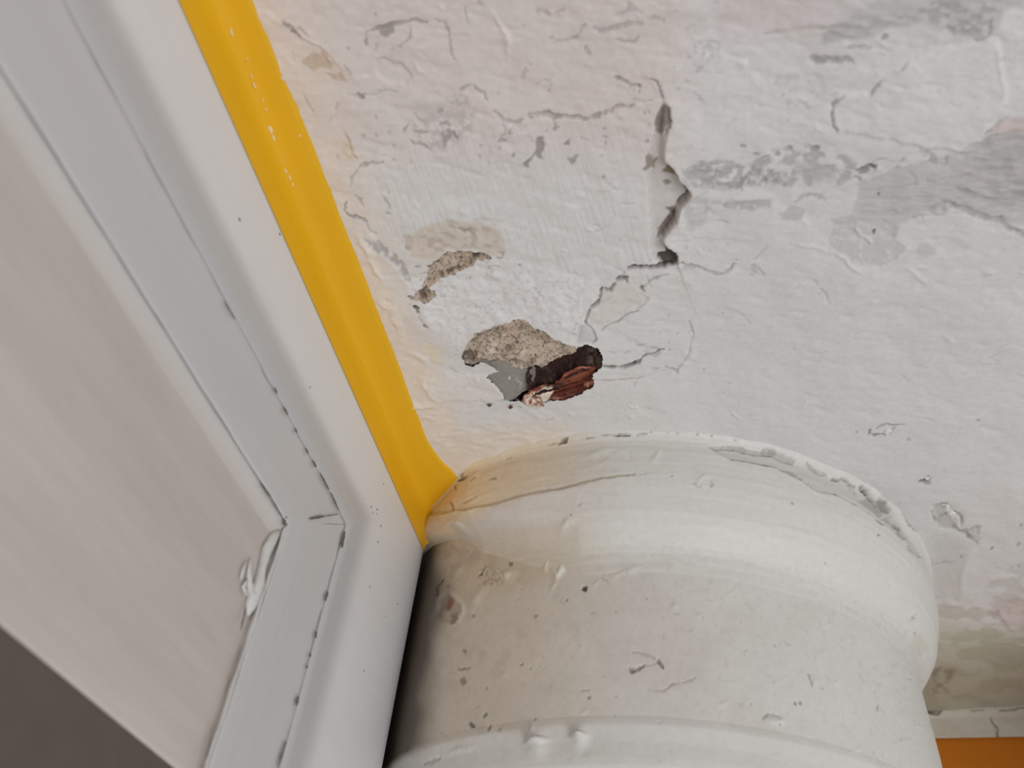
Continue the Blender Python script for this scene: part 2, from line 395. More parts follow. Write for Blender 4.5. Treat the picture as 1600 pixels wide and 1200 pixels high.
    s.ridge([(1415, 415), (1435, 432), (1445, 445)], 3, 0.0016)
    # top middle smudges and edges
    for (pts, w, c) in [([(838, 20), (850, 18), (858, 24)], 5, (158, 148, 144)), ([(868, 20), (880, 17)], 4, (160, 150, 146)),
                        ([(930, 42), (940, 48), (960, 42), (985, 36), (1000, 38)], 7, (152, 142, 139)), ([(960, 22), (985, 14), (1000, 16)], 5, (160, 150, 147)),
                        ([(1018, 28), (1036, 30), (1038, 36)], 4, (146, 136, 133)), ([(868, 66), (885, 62), (902, 58), (904, 48)], 2.5, (150, 140, 136)),
                        ([(858, 64), (862, 58)], 4, (160, 150, 146)), ([(965, 60), (975, 64), (992, 66), (995, 60)], 2.5, (150, 140, 137)),
                        ([(917, 75), (922, 84)], 4, (145, 135, 131)), ([(814, 120), (820, 110)], 5, (158, 149, 145)),
                        ([(980, 2), (990, 10)], 3, (150, 140, 137)), ([(905, 45), (915, 38)], 3, (160, 150, 146))]:
        s.line(pts, w, 0.0012, A(*c), 0.75, 2)
    s.ridge([(770, 20), (782, 42), (793, 62), (795, 90)], 3.5, 0.003, A(200, 190, 186), 0.5)
    s.line([(960, 122), (975, 126), (1000, 133)], 2.5, 0.0018, CRACK, 0.8); s.spot(1000, 134, 3, CRACK); s.spot(1000, 142, 2.5, HAIR)
    s.line([(1013, 121), (1028, 124), (1034, 142), (1038, 155)], 2.2, 0.002, A(138, 130, 126), 0.8)
    s.step([(1013, 121), (1028, 124), (1034, 142), (1038, 155)], True, 0.003, 18)
    s.line([(990, 155), (1020, 154), (1042, 155)], 1.2, 0.001, HAIR, 0.6, broken=0.8)
    s.line([(1006, 155), (1012, 165), (1014, 175)], 1.8, 0.001, A(150, 143, 138), 0.7)
    s.line([(1083, 144), (1093, 150), (1099, 160)], 2.5, 0.001, A(150, 147, 143), 0.7)
    for (x, y, r) in [(1052, 129, 3), (1073, 127, 4), (1060, 139, 3), (1130, 171, 2.5), (1085, 76, 5), (1098, 86, 4), (1075, 90, 5), (1092, 108, 6), (1225, 150, 4), (1230, 190, 3)]:
        s.spot(x, y, r, A(158, 156, 152), 0.0008, 0.7)
    s.patch([(1075, 70), (1120, 66), (1125, 100), (1100, 112), (1072, 95)], A(166, 164, 160), 0.6, 4, 0.0006, (7, 0.1))
    s.line([(1107, 66), (1122, 68), (1123, 90)], 2, 0.001, GREY, 0.5)
    s.patch([(1195, 118), (1280, 120), (1300, 165), (1220, 175)], A(172, 170, 166), 0.6, 8, 0.0006, (9, 0.15))
    # ledge of an old coat across the middle
    s.line([(826, 183), (850, 180), (870, 181), (890, 184), (905, 186), (925, 180), (945, 176), (960, 168), (990, 163)], 3.2, 0.003, A(132, 123, 118), 0.85)
    s.line([(826, 178), (840, 175), (860, 179)], 2, 0.0015, A(140, 131, 126), 0.7)
    s.step([(740, 190), (775, 176), (800, 196), (830, 184), (870, 182), (905, 186), (945, 176), (990, 163), (1035, 156)], False, 0.0035, 60)
    s.line([(738, 130), (748, 140), (757, 145), (761, 155)], 3, 0.002, A(138, 130, 126), 0.8)
    s.line([(770, 172), (782, 178), (793, 188), (805, 192), (818, 188)], 3.5, 0.0018, A(150, 142, 137), 0.75)
    s.line([(800, 197), (795, 207)], 3, 0.001, A(130, 122, 117), 0.8); s.line([(780, 218), (793, 218)], 3, 0.001, A(140, 131, 126), 0.8)
    s.line([(786, 190), (790, 205), (782, 215)], 2, 0.001, HAIR, 0.6)
    for (x, y, r) in [(858, 175, 3), (866, 200, 4), (871, 197, 3), (852, 205, 2.5), (857, 143, 3), (860, 133, 2), (778, 147, 2), (945, 200, 3), (944, 212, 2.5), (949, 213, 2), (947, 224, 3.5), (940, 242, 2), (942, 275, 3), (803, 242, 4), (1006, 177, 3), (1011, 221, 4), (1015, 193, 2.5), (750, 226, 3), (783, 230, 2)]:
        s.spot(x, y, r, A(140, 132, 126), 0.001, 0.8)
    s.line([(862, 183), (865, 195)], 3, 0.001, CRACK, 0.7)
    s.patch([(820, 252), (829, 247), (835, 236), (840, 225), (842, 213), (847, 215), (852, 230), (846, 240), (848, 250), (842, 248), (836, 242), (830, 252), (826, 261), (821, 258)], A(138, 131, 124), 0.95, 1.2, 0.0022)
    s.patch([(886, 249), (896, 248), (897, 238), (902, 240), (900, 252), (893, 261)], A(148, 140, 133), 0.95, 1.2, 0.0018)
    s.line([(893, 218), (888, 225), (882, 224)], 3, 0.001, CRACK, 0.8)
    # grey, spotted area left of it
    s.patch([(640, 190), (680, 175), (720, 170), (745, 175), (740, 205), (715, 225), (690, 235), (660, 225)], A(160, 152, 149), 0.6, 6, 0.0008, (9, 0.0))
    s.patch([(690, 205), (700, 200), (712, 205), (700, 225), (692, 232)], A(138, 132, 129), 0.8, 2, 0.0012, (6, -0.2))
    s.line([(650, 208), (662, 206), (672, 203)], 4, 0.001, A(146, 138, 136), 0.8)
    s.line([(636, 198), (632, 205), (640, 195)], 2, 0.001, HAIR, 0.7)
    s.line([(645, 218), (652, 222), (665, 230), (672, 235)], 3, 0.0015, A(138, 130, 126), 0.7)
    s.line([(711, 207), (716, 218)], 4, 0.0015, A(118, 110, 106), 0.9)
    s.line([(690, 195), (700, 192), (704, 196)], 2.5, 0.001, A(125, 118, 114), 0.8)
    s.spot(687, 174, 6, A(150, 142, 139)); s.patch([(695, 155), (710, 145), (730, 150), (735, 165), (705, 165)], A(160, 153, 149), 0.7, 3, 0.0006, (7, -0.1))
    s.line([(735, 130), (725, 132), (718, 140)], 2.5, 0.001, HAIR, 0.7)
    s.patch([(650, 160), (690, 165), (675, 180), (645, 172)], A(164, 156, 153), 0.5, 6)
    # top left
    s.line([(443, 32), (452, 40), (462, 48), (470, 56)], 4.5, 0.0025, A(112, 104, 98), 0.85)
    s.line([(468, 42), (478, 50), (484, 56)], 2.5, 0.001, A(140, 131, 124), 0.8)
    s.step([(430, 30), (470, 58), (500, 72), (520, 90), (540, 112)], True, 0.003, 25)
    s.patch([(470, 98), (480, 91), (488, 88), (500, 88), (503, 80), (509, 84), (514, 94), (520, 101), (517, 109), (508, 108), (498, 104), (488, 112), (480, 106)], A(150, 134, 112), 0.95, 1.5, 0.002)
    s.patch([(512, 116), (524, 116), (533, 112), (536, 122), (543, 128), (528, 126), (518, 126)], A(150, 136, 116), 0.9, 1.5, 0.0016)
    s.patch([(455, 85), (480, 72), (520, 80), (548, 118), (530, 132), (490, 122)], A(186, 170, 155), 0.5, 8)
    s.line([(540, 100), (545, 108), (548, 118)], 2, 0.001, HAIR, 0.6); s.line([(460, 83), (462, 95)], 2, 0.001, HAIR, 0.5)
    s.line([(561, 147), (570, 152)], 4, 0.002, A(110, 103, 98), 0.9); s.line([(545, 145), (560, 148), (590, 149), (595, 142)], 1.5, 0.001, HAIR, 0.6)
    s.line([(473, 152), (480, 165), (490, 175)], 1.5, 0.001, HAIR, 0.7); s.line([(512, 193), (518, 182), (526, 165), (522, 158)], 1.5, 0.001, HAIR, 0.5, broken=0.9)
    s.line([(580, 47), (592, 42), (608, 39), (625, 36), (645, 32), (665, 34)], 4.5, 0.0025, A(130, 122, 118), 0.8)
    s.patch([(588, 44), (600, 38), (615, 38), (612, 50), (600, 58), (594, 52)], A(142, 134, 129), 0.9, 1.5, 0.0015)
    s.line([(574, 71), (572, 62)], 5, 0.002, A(128, 120, 116), 0.9); s.line([(572, 58), (571, 50), (580, 48)], 1.5, 0.001, HAIR, 0.6)
    s.line([(642, 46), (642, 56), (637, 66), (625, 74), (610, 76)], 2.2, 0.0015, A(150, 142, 138), 0.8)
    s.step([(642, 46), (642, 56), (637, 66), (625, 74), (610, 76)], True, 0.0025, 14)
    s.line([(585, 78), (588, 70)], 2, 0.001, HAIR, 0.6); s.spot(545, 75, 2.5, HAIR); s.spot(588, 22, 2.5, HAIR)
    s.line([(680, 30), (692, 38), (702, 50), (704, 80), (713, 96)], 2, 0.0015, A(150, 141, 137), 0.75)
    s.line([(726, 10), (730, 36)], 2, 0.001, A(152, 143, 140), 0.7); s.line([(745, 5), (752, 10)], 3, 0.001, HAIR, 0.6)
    s.patch([(585, 95), (600, 90), (630, 102), (645, 122), (635, 133), (605, 130), (590, 115)], A(182, 173, 168), 0.5, 3, 0.0035)
    s.ridge([(648, 98), (652, 110), (662, 116)], 3, 0.0025, A(198, 190, 186), 0.4)
    s.line([(590, 140), (605, 141), (620, 145)], 2, 0.001, HAIR, 0.6); s.spot(587, 184, 3.5, A(155, 147, 143))
    for (x, y, r) in [(567, 212, 4), (588, 211, 4), (608, 207, 4), (616, 228, 4), (600, 240, 3), (642, 252, 3), (613, 250, 3), (555, 242, 3), (540, 228, 3), (527, 245, 4), (564, 243, 2.5), (590, 230, 2)]:
        s.spot(x, y, r, A(162, 148, 136), 0.0008, 0.6)
    s.line([(538, 206), (542, 218), (548, 232), (556, 248)], 2.2, 0.0018, A(140, 122, 100), 0.85)
    s.patch([(530, 220), (548, 222), (562, 245), (558, 258), (540, 250)], A(188, 168, 146), 0.5, 5)
    s.line([(560, 262), (572, 257), (585, 254), (597, 251)], 3, 0.0018, A(142, 130, 118), 0.8); s.line([(560, 265), (550, 280), (548, 290)], 2, 0.001, HAIR, 0.5)
    s.line([(556, 308), (562, 314), (566, 322)], 4, 0.0012, A(150, 140, 133), 0.8)
    s.line([(602, 310), (606, 320), (609, 326)], 3, 0.001, A(152, 142, 136), 0.7); s.line([(603, 334), (612, 336)], 2, 0.001, HAIR, 0.7)
    s.line([(543, 315), (539, 326), (545, 334), (556, 338), (566, 341), (571, 347)], 3.2, 0.003, A(120, 110, 103), 0.8)
    s.line([(571, 347), (578, 358), (590, 368)], 2.5, 0.001, A(150, 141, 136), 0.7)
    s.step([(548, 300), (539, 326), (556, 338), (571, 347), (580, 365), (600, 400), (625, 425), (642, 450)], False, 0.0035, 30)
    s.patch([(570, 374), (580, 380), (592, 378), (600, 382), (610, 392), (622, 404), (632, 420), (640, 432), (640, 441), (630, 436), (620, 420), (606, 406), (592, 398), (578, 388)], A(150, 145, 143), 0.85, 2, 0.0014, (7, -0.25))
    s.patch([(628, 370), (640, 365), (645, 375), (640, 390), (630, 386)], A(158, 147, 140), 0.7, 2, 0.001, (6, -0.2))
    s.line([(632, 387), (640, 392)], 3, 0.001, A(115, 107, 102), 0.8); s.line([(648, 419), (656, 421)], 4, 0.0012, A(130, 124, 121), 0.8)
    # sandy halo round the upper chip
    s.patch([(636, 372), (660, 355), (700, 345), (750, 345), (776, 356), (786, 372), (790, 395), (774, 398), (740, 390), (700, 392), (670, 410), (640, 405)], A(180, 167, 154), 0.75, 5, 0.001)
    s.patch([(650, 370), (700, 350), (770, 352), (780, 385), (720, 388), (660, 400)], A(156, 142, 128), 0.6, 5, 0.001, (7, 0.12), (1.6, 1))
    s.line([(716, 352), (724, 358), (732, 356)], 3, 0.0015, A(130, 120, 112), 0.75)
    s.line([(778, 392), (786, 394), (786, 402), (778, 402)], 2, 0.0012, A(130, 118, 104), 0.75)
    s.line([(745, 395), (757, 398), (768, 403)], 4, 0.004, A(66, 48, 42), 0.95)
    s.line([(752, 406), (758, 412)], 4, 0.001, A(150, 145, 142), 0.7); s.spot(813, 413, 3.5, A(152, 149, 146)); s.spot(733, 436, 2.5, A(150, 146, 143))
    s.line([(637, 464), (643, 470)], 3, 0.003, A(70, 62, 58), 0.9); s.line([(644, 480), (651, 482), (652, 491)], 3.5, 0.004, A(45, 40, 38), 0.95)
    s.line([(660, 512), (666, 514)], 3.5, 0.003, A(60, 55, 52), 0.9); s.line([(638, 465), (655, 466)], 4, 0.002, A(150, 143, 140), 0.7)
    s.line([(652, 492), (656, 503), (668, 518)], 1.5, 0.001, A(165, 160, 157), 0.7)
    # cream folds beside the strip
    for pts in ([(578, 405), (590, 425), (596, 440)], [(592, 470), (612, 485), (625, 510)], [(612, 497), (623, 512), (628, 520)], [(640, 555), (660, 565), (668, 572)], [(659, 595), (666, 612), (680, 625), (695, 628)], [(640, 640), (655, 636), (690, 632)], [(560, 370), (575, 395), (582, 400)]):
        s.ridge(pts, 4.5, 0.0035, A(204, 194, 182), 0.45)
    s.patch([(655, 535), (672, 540), (690, 548), (688, 570), (680, 568), (660, 550)], A(196, 184, 156), 0.6, 5)
    s.line([(603, 470), (615, 490), (626, 518)], 4, 0.0016, A(188, 168, 148), 0.5, 3)
    s.patch([(580, 400), (640, 520), (690, 600), (720, 690), (672, 690), (640, 610), (560, 410)], A(196, 184, 170), 0.6, 14)
    s.patch([(700, 585), (760, 585), (785, 612), (790, 628), (700, 628), (672, 615), (668, 595)], A(194, 189, 183), 0.6, 4, -0.0025)
    s.line([(783, 627), (800, 624), (815, 619), (826, 612)], 3.2, 0.004, A(52, 42, 38), 0.95, 1.0, warp=0.5); s.line([(760, 634), (768, 632)], 3, 0.003, A(60, 48, 44), 0.9)
    s.patch([(690, 700), (760, 668), (880, 662), (900, 690), (760, 720), (700, 745)], A(192, 178, 158), 0.55, 18)
    for i in range(40):
        a = random.Random(i); x = a.uniform(640, 900); y = a.uniform(640, 700)
        s.ridge([(x, y), (x + a.uniform(10, 26), y + a.uniform(-8, 4))], 3.0, 0.0014)

    # the long crack and the two plaster plates
    EDGE = [(1036, 236), (1036, 250), (1050, 260), (1058, 276), (1068, 288), (1077, 302), (1064, 317), (1058, 330), (1054, 345), (1045, 357), (1037, 368), (1038, 380), (1046, 388), (1052, 396), (1055, 404)]
    UPE = [(1039, 158), (1047, 168), (1048, 185), (1042, 212), (1034, 236)]
    s.patch([(1034, 236), (1036, 250), (1050, 260), (1058, 276), (1068, 288), (1077, 302), (1064, 317), (1056, 335), (1054, 347), (1037, 368), (1040, 385), (1054, 398), (1050, 410), (1030, 414), (1020, 395), (1018, 340), (1014, 290), (1012, 250), (1022, 215), (1030, 185), (1036, 165)], A(172, 165, 160), 0.7, 5, 0.0075)
    s.step(UPE, True, 0.006, 40, 1.2, 0.35)
    s.step(EDGE, True, 0.011, 45, 1.2, 0.35)
    s.line(EDGE[4:9], 5, 0.006, A(140, 128, 120), 0.75, 2, warp=0.4)
    s.line([(1052, 338), (1047, 348), (1038, 358), (1034, 368)], 7, 0.008, A(100, 82, 74), 0.9, 2.5, warp=0.4)
    s.line([(1076, 303), (1066, 315), (1060, 322)], 4, 0.006, A(95, 84, 78), 0.9, 2, warp=0.4)
    s.ridge([(1044, 262), (1053, 268), (1062, 284), (1072, 300), (1062, 322), (1060, 340)], 4, 0.0015, A(200, 193, 188), 0.4)
    s.patch([(1034, 166), (1046, 164), (1047, 180), (1041, 200), (1036, 212), (1026, 212), (1024, 200), (1027, 180)], A(122, 114, 104), 0.95, 1.5, 0.001, (9, -0.5))
    s.line([(1047, 168), (1047, 190), (1040, 212)], 1.8, 0.002, A(110, 102, 96), 0.8)
    s.patch([(1010, 243), (1016, 242), (1018, 250), (1026, 250), (1020, 258), (1024, 268), (1016, 264), (1008, 266), (1004, 262), (1010, 256)], A(130, 122, 112), 0.95, 1.2, 0.001)
    s.patch([(1043, 256), (1048, 256), (1056, 268), (1060, 278), (1050, 277), (1038, 272)], A(116, 108, 86), 0.95, 1.2, 0.001)
    s.patch([(1035, 284), (1044, 283), (1048, 290), (1043, 293), (1037, 290)], A(126, 118, 108), 0.95, 1.2, 0.001)
    s.patch([(1040, 328), (1056, 326), (1055, 334), (1048, 340), (1045, 334)], A(100, 88, 78), 0.9, 1.2, 0.001)
    s.patch([(1028, 358), (1034, 362), (1033, 374), (1028, 372)], A(116, 108, 100), 0.9, 1.2, 0.001)
    s.patch([(1036, 385), (1046, 384), (1056, 390), (1060, 402), (1057, 412), (1046, 417), (1036, 414), (1029, 406), (1029, 399), (1040, 397)], A(66, 57, 50), 0.97, 1.0, 0.006)
    s.line([(1048, 413), (1038, 416), (1022, 416), (1005, 417), (990, 417), (981, 419)], 5, 0.010, A(58, 32, 32), 0.97, 1.0, warp=0.35)
    s.line([(978, 430), (972, 433), (962, 437)], 5, 0.008, A(60, 48, 44), 0.95, 1.0, warp=0.35); s.line([(978, 432), (978, 440)], 3, 0.006, A(70, 58, 54), 0.9)
    s.line([(959, 444), (953, 452), (944, 452)], 3, 0.006, A(66, 56, 52), 0.9, 1.0, warp=0.4); s.line([(938, 450), (937, 455)], 3, 0.004, A(90, 80, 75), 0.8)
    s.line([(936, 470), (930, 475), (923, 480)], 3, 0.006, A(72, 60, 56), 0.9, 1.0, warp=0.4); s.line([(952, 464), (940, 472)], 1.3, 0.002, A(110, 100, 96), 0.8)
    CR = [(1000, 418), (978, 421), (966, 436), (952, 452), (938, 458), (936, 470), (922, 480), (917, 494), (914, 502)]
    s.step(CR, True, 0.006, 40, 1.5, 0.4)
    s.line(CR[4:], 1.8, 0.004, A(130, 122, 118), 0.7, warp=0.4)
    s.line([(914, 503), (924, 510), (930, 520), (932, 528), (926, 533)], 2.0, 0.003, A(120, 113, 109), 0.75, warp=0.4)
    s.patch([(905, 508), (914, 504), (926, 512), (932, 524), (926, 532), (905, 530)], A(170, 167, 164), 0.7, 2, 0.001)
    s.patch([(938, 458), (965, 440), (985, 432), (1002, 440), (1008, 455), (1010, 470), (980, 485), (945, 508), (925, 505), (918, 495), (924, 480)], A(186, 178, 172), 0.7, 4, 0.001)
    s.line([(1043, 429), (1030, 431), (1018, 436), (1008, 445), (1004, 449)], 2.0, 0.003, A(145, 139, 134), 0.8, warp=0.5); s.line([(1003, 446), (1006, 454)], 3.5, 0.003, A(110, 104, 99), 0.85)
    s.line([(998, 484), (985, 489), (975, 492), (962, 502), (950, 508), (940, 515)], 1.4, 0.002, A(140, 133, 129), 0.8, warp=0.5)
    s.line([(1012, 470), (1000, 478), (992, 483)], 1.2, 0.001, A(150, 144, 140), 0.7); s.spot(1013, 465, 3, A(150, 146, 143))
    s.line([(1077, 501), (1080, 512), (1084, 522), (1080, 538), (1077, 552), (1068, 565), (1061, 574), (1058, 582)], 2.0, 0.0025, A(152, 148, 145), 0.75, warp=0.5)
    s.line([(940, 571), (955, 573), (968, 573), (980, 571), (992, 568)], 4.2, 0.006, A(70, 54, 50), 0.95, 1.2, warp=0.4)
    s.line([(990, 568), (997, 567), (1001, 564)], 5, 0.005, A(60, 50, 48), 0.9, 1.0, warp=0.4)
    s.line([(1000, 565), (1008, 557), (1020, 552), (1030, 547), (1037, 547)], 2.4, 0.004, A(80, 72, 68), 0.9, 0.8, warp=0.4)
    s.line([(996, 543), (1010, 541), (1024, 544)], 4, 0.001, A(150, 147, 144), 0.7, broken=0.8); s.line([(1008, 552), (1022, 556), (1030, 552)], 4, 0.001, A(152, 149, 146), 0.7)
    s.line([(955, 548), (970, 551), (985, 551)], 3, 0.001, A(160, 157, 154), 0.7, broken=0.9); s.spot(1045, 535, 2.5, MID); s.spot(1046, 548, 2, CRACK)
    s.line([(925, 593), (950, 594), (975, 592), (1000, 591)], 1.2, 0.001, A(150, 128, 112), 0.8, 0.8, warp=0.2)
    s.line([(988, 603), (1000, 590), (1012, 585), (1022, 576), (1040, 570)], 1.5, 0.0015, A(150, 146, 142), 0.7, broken=0.9)
    s.line([(1040, 572), (1050, 578), (1060, 586)], 2.2, 0.0015, A(150, 146, 142), 0.7)
    s.step([(1085, 525), (1077, 552), (1060, 578), (1030, 577), (1005, 590)], False, 0.003, 30, warp=0.5)
    s.line([(1057, 411), (1066, 408), (1074, 413), (1088, 416), (1103, 423), (1118, 426), (1132, 424), (1143, 418), (1147, 412)], 2.6, 0.003, A(142, 136, 131), 0.8, warp=0.6)
    s.step([(1057, 411), (1074, 413), (1103, 423), (1118, 426), (1143, 418)], False, 0.003, 25)
    s.patch([(1066, 411), (1080, 410), (1082, 418), (1068, 418)], A(160, 156, 152), 0.7, 2, 0.001, (5, -0.2))
    s.line([(1178, 412), (1190, 420), (1193, 430)], 2, 0.001, HAIR, 0.6); s.patch([(1165, 420), (1180, 412), (1185, 425), (1172, 432)], A(162, 158, 154), 0.7, 2, 0.001, (5, -0.1))
    s.line([(1198, 382), (1193, 392), (1178, 405)], 1.5, 0.001, A(165, 161, 157), 0.7); s.spot(1075, 443, 3, MID)
    s.line([(1283, 452), (1290, 463), (1292, 472)], 2.0, 0.0012, A(160, 158, 155), 0.6); s.line([(1272, 435), (1279, 445)], 2.0, 0.001, A(160, 158, 155), 0.6)
    # small chips, lower right
    s.line([(1358, 682), (1360, 672), (1361, 679)], 3, 0.0015, A(110, 107, 104), 0.85, 0.8, warp=0.4)
    s.line([(1360, 680), (1366, 683), (1375, 680), (1382, 681)], 3.2, 0.0025, A(105, 102, 99), 0.85, 0.8, warp=0.4)
    s.line([(1368, 671), (1376, 665), (1385, 663), (1392, 666), (1402, 666), (1413, 664)], 1.8, 0.002, A(130, 127, 124), 0.85, 0.8, warp=0.4)
    s.line([(1401, 667), (1396, 674), (1390, 680)], 1.3, 0.001, A(150, 147, 144), 0.7); s.spot(1339, 677, 3, A(150, 147, 144)); s.spot(1420, 687, 3.5, A(162, 159, 156)); s.spot(1528, 658, 4, A(150, 147, 144), sy=2.5)
    s.patch([(1433, 750), (1443, 743), (1449, 741), (1452, 750), (1455, 744), (1455, 754), (1445, 755)], A(120, 117, 114), 0.85, 1, 0.002, (4, -0.3))
    s.line([(1434, 750), (1442, 750), (1448, 742)], 3, 0.002, A(95, 92, 90), 0.8)
    s.patch([(1457, 789), (1470, 787), (1480, 788), (1490, 800), (1494, 812), (1490, 828), (1478, 830), (1465, 822), (1463, 806)], A(160, 157, 152), 0.85, 2, 0.004)
    s.line([(1455, 798), (1460, 808), (1464, 815)], 3, 0.003, A(120, 116, 112), 0.8); s.line([(1463, 812), (1470, 808), (1480, 806)], 2, 0.002, A(130, 127, 122), 0.7)
    s.patch([(1473, 787), (1482, 788), (1486, 798), (1496, 806), (1502, 816), (1502, 824), (1494, 820), (1484, 806), (1476, 800)], A(192, 189, 184), 0.85, 1.5, -0.003)
    s.line([(1473, 786), (1480, 787), (1484, 794)], 2, 0.002, A(110, 106, 102), 0.8); s.line([(1489, 798), (1496, 800), (1500, 806), (1503, 820)], 3, 0.003, A(110, 106, 102), 0.8)
    s.line([(1490, 824), (1494, 822), (1500, 826), (1510, 832), (1520, 842), (1526, 848)], 4, 0.003, A(115, 110, 105), 0.85)
    s.line([(1508, 824), (1512, 828), (1520, 822), (1528, 826), (1528, 835)], 2.5, 0.002, A(130, 126, 122), 0.7)
    s.patch([(1512, 820), (1530, 822), (1530, 842), (1520, 838)], A(158, 155, 151), 0.7, 2, 0.001, (4, -0.1))
    s.patch([(1460, 834), (1500, 838), (1515, 858), (1505, 895), (1500, 930), (1465, 930), (1450, 890), (1448, 850)], A(168, 165, 160), 0.6, 14, 0.0006)
    s.ridge([(1515, 862), (1508, 885), (1503, 910), (1502, 935)], 4, 0.0028, A(186, 183, 178), 0.4)
    s.ridge([(1480, 942), (1495, 945), (1505, 940)], 4, 0.0022, A(180, 177, 170), 0.4)
    s.line([(1450, 884), (1475, 880), (1490, 878)], 2, 0.001, A(140, 136, 130), 0.6); s.spot(1548, 856, 3.5, A(125, 122, 118)); s.spot(1590, 851, 4, A(150, 147, 143)); s.spot(1594, 820, 3, A(140, 137, 133)); s.spot(1592, 886, 4, A(140, 137, 132)); s.spot(1502, 868, 3, A(140, 136, 131))
    s.patch([(1530, 905), (1560, 880), (1757, 870), (1684, 960), (1560, 960)], A(168, 163, 157), 0.6, 10, 0.0012, (12, -0.1), (2, 1))
    s.patch([(1545, 945), (1600, 935), (1754, 940), (1767, 985), (1570, 985)], A(176, 162, 158), 0.6, 8, 0.001)
    s.patch([(1545, 955), (1575, 955), (1572, 972), (1550, 970)], A(140, 130, 124), 0.6, 3, 0.001, (6, 0.0))
    s.ridge([(1565, 958), (1580, 982), (1600, 986)], 3, 0.002)
    s.patch([(1436, 1040), (1470, 1055), (1475, 1068), (1450, 1078), (1438, 1070)], A(130, 124, 110), 0.7, 5, 0.001, (9, -0.2))
    s.patch([(1446, 960), (1480, 975), (1700, 1000), (1735, 1125), (1430, 1125), (1430, 1040)], A(168, 170, 152), 0.75, 14)  # shaded grey-green of the far corner painted into the ceiling
    s.patch([(1440, 940), (1761, 930), (1730, 1125), (1430, 1125)], A(148, 146, 128), 0.4, 14, 0.0015, (16, 0.0), (2.2, 1))
    s.patch([(1440, 1040), (1490, 1050), (1480, 1080), (1442, 1085)], A(112, 108, 92), 0.6, 6, 0.001, (10, -0.1))

    # punch the two openings (the layers behind are meshes of their own)
    P[:, 2] = 1.0 + s.D
    keep = np.ones(len(P), bool)
    for poly in (HOLE, CHIP):
        j = s.near(poly, 12)
        uu = s.wu[j]; vv = s.wv[j]
        d = sdf(uu, vv, poly)
        keep[j[d < -0.4]] = False
        P[j, 2] -= 0.0006 * np.exp(-np.clip(d, 0, None) / 7)        # lifted rim
    f = grid_faces(len(xs), len(ys), keep)
    P2, f2, C2 = compact(P, f[:, ::-1], s.C)
    o = mesh_from('ceiling', P2, f2, M_CEIL, colors=C2, structure=True)
    tag(o, 'peeling white painted plaster ceiling with grey worn patches, cracks and a broken hole', 'ceiling')
    return o
ceiling = build_ceiling()

def layer(name, poly, parent, depth, paint, mat=M_PATCH, grow=3.0, st=0.0013, label=None, kind=None):
    """a rough piece of an older layer, lying `depth` units behind the paint over `poly`"""
    Q = np.array([on_ceiling(*p)[:2] for p in poly])
    a, b = Q.min(0) - 0.02, Q.max(0) + 0.02
    xs = np.arange(a[0], b[0], st); ys = np.arange(a[1], b[1], st)
    X, Y = np.meshgrid(xs, ys, indexing='ij')
    P = np.stack([X.ravel(), Y.ravel(), np.ones(X.size)], 1)
    u, v, _ = project(P)
    s = Surface(u, v, (0.5, 0.5, 0.5))
    d = sdf(s.wu, s.wv, poly)
    paint(s, d)
    P[:, 2] = 1.0 + depth(u, v, d) + s.D
    f = grid_faces(len(xs), len(ys), d < grow)
    P2, f2, C2 = compact(P, f[:, ::-1], s.C)
    o = mesh_from(name, P2, f2, mat, parent, colors=C2)
    if label: o['label'] = label
    return o

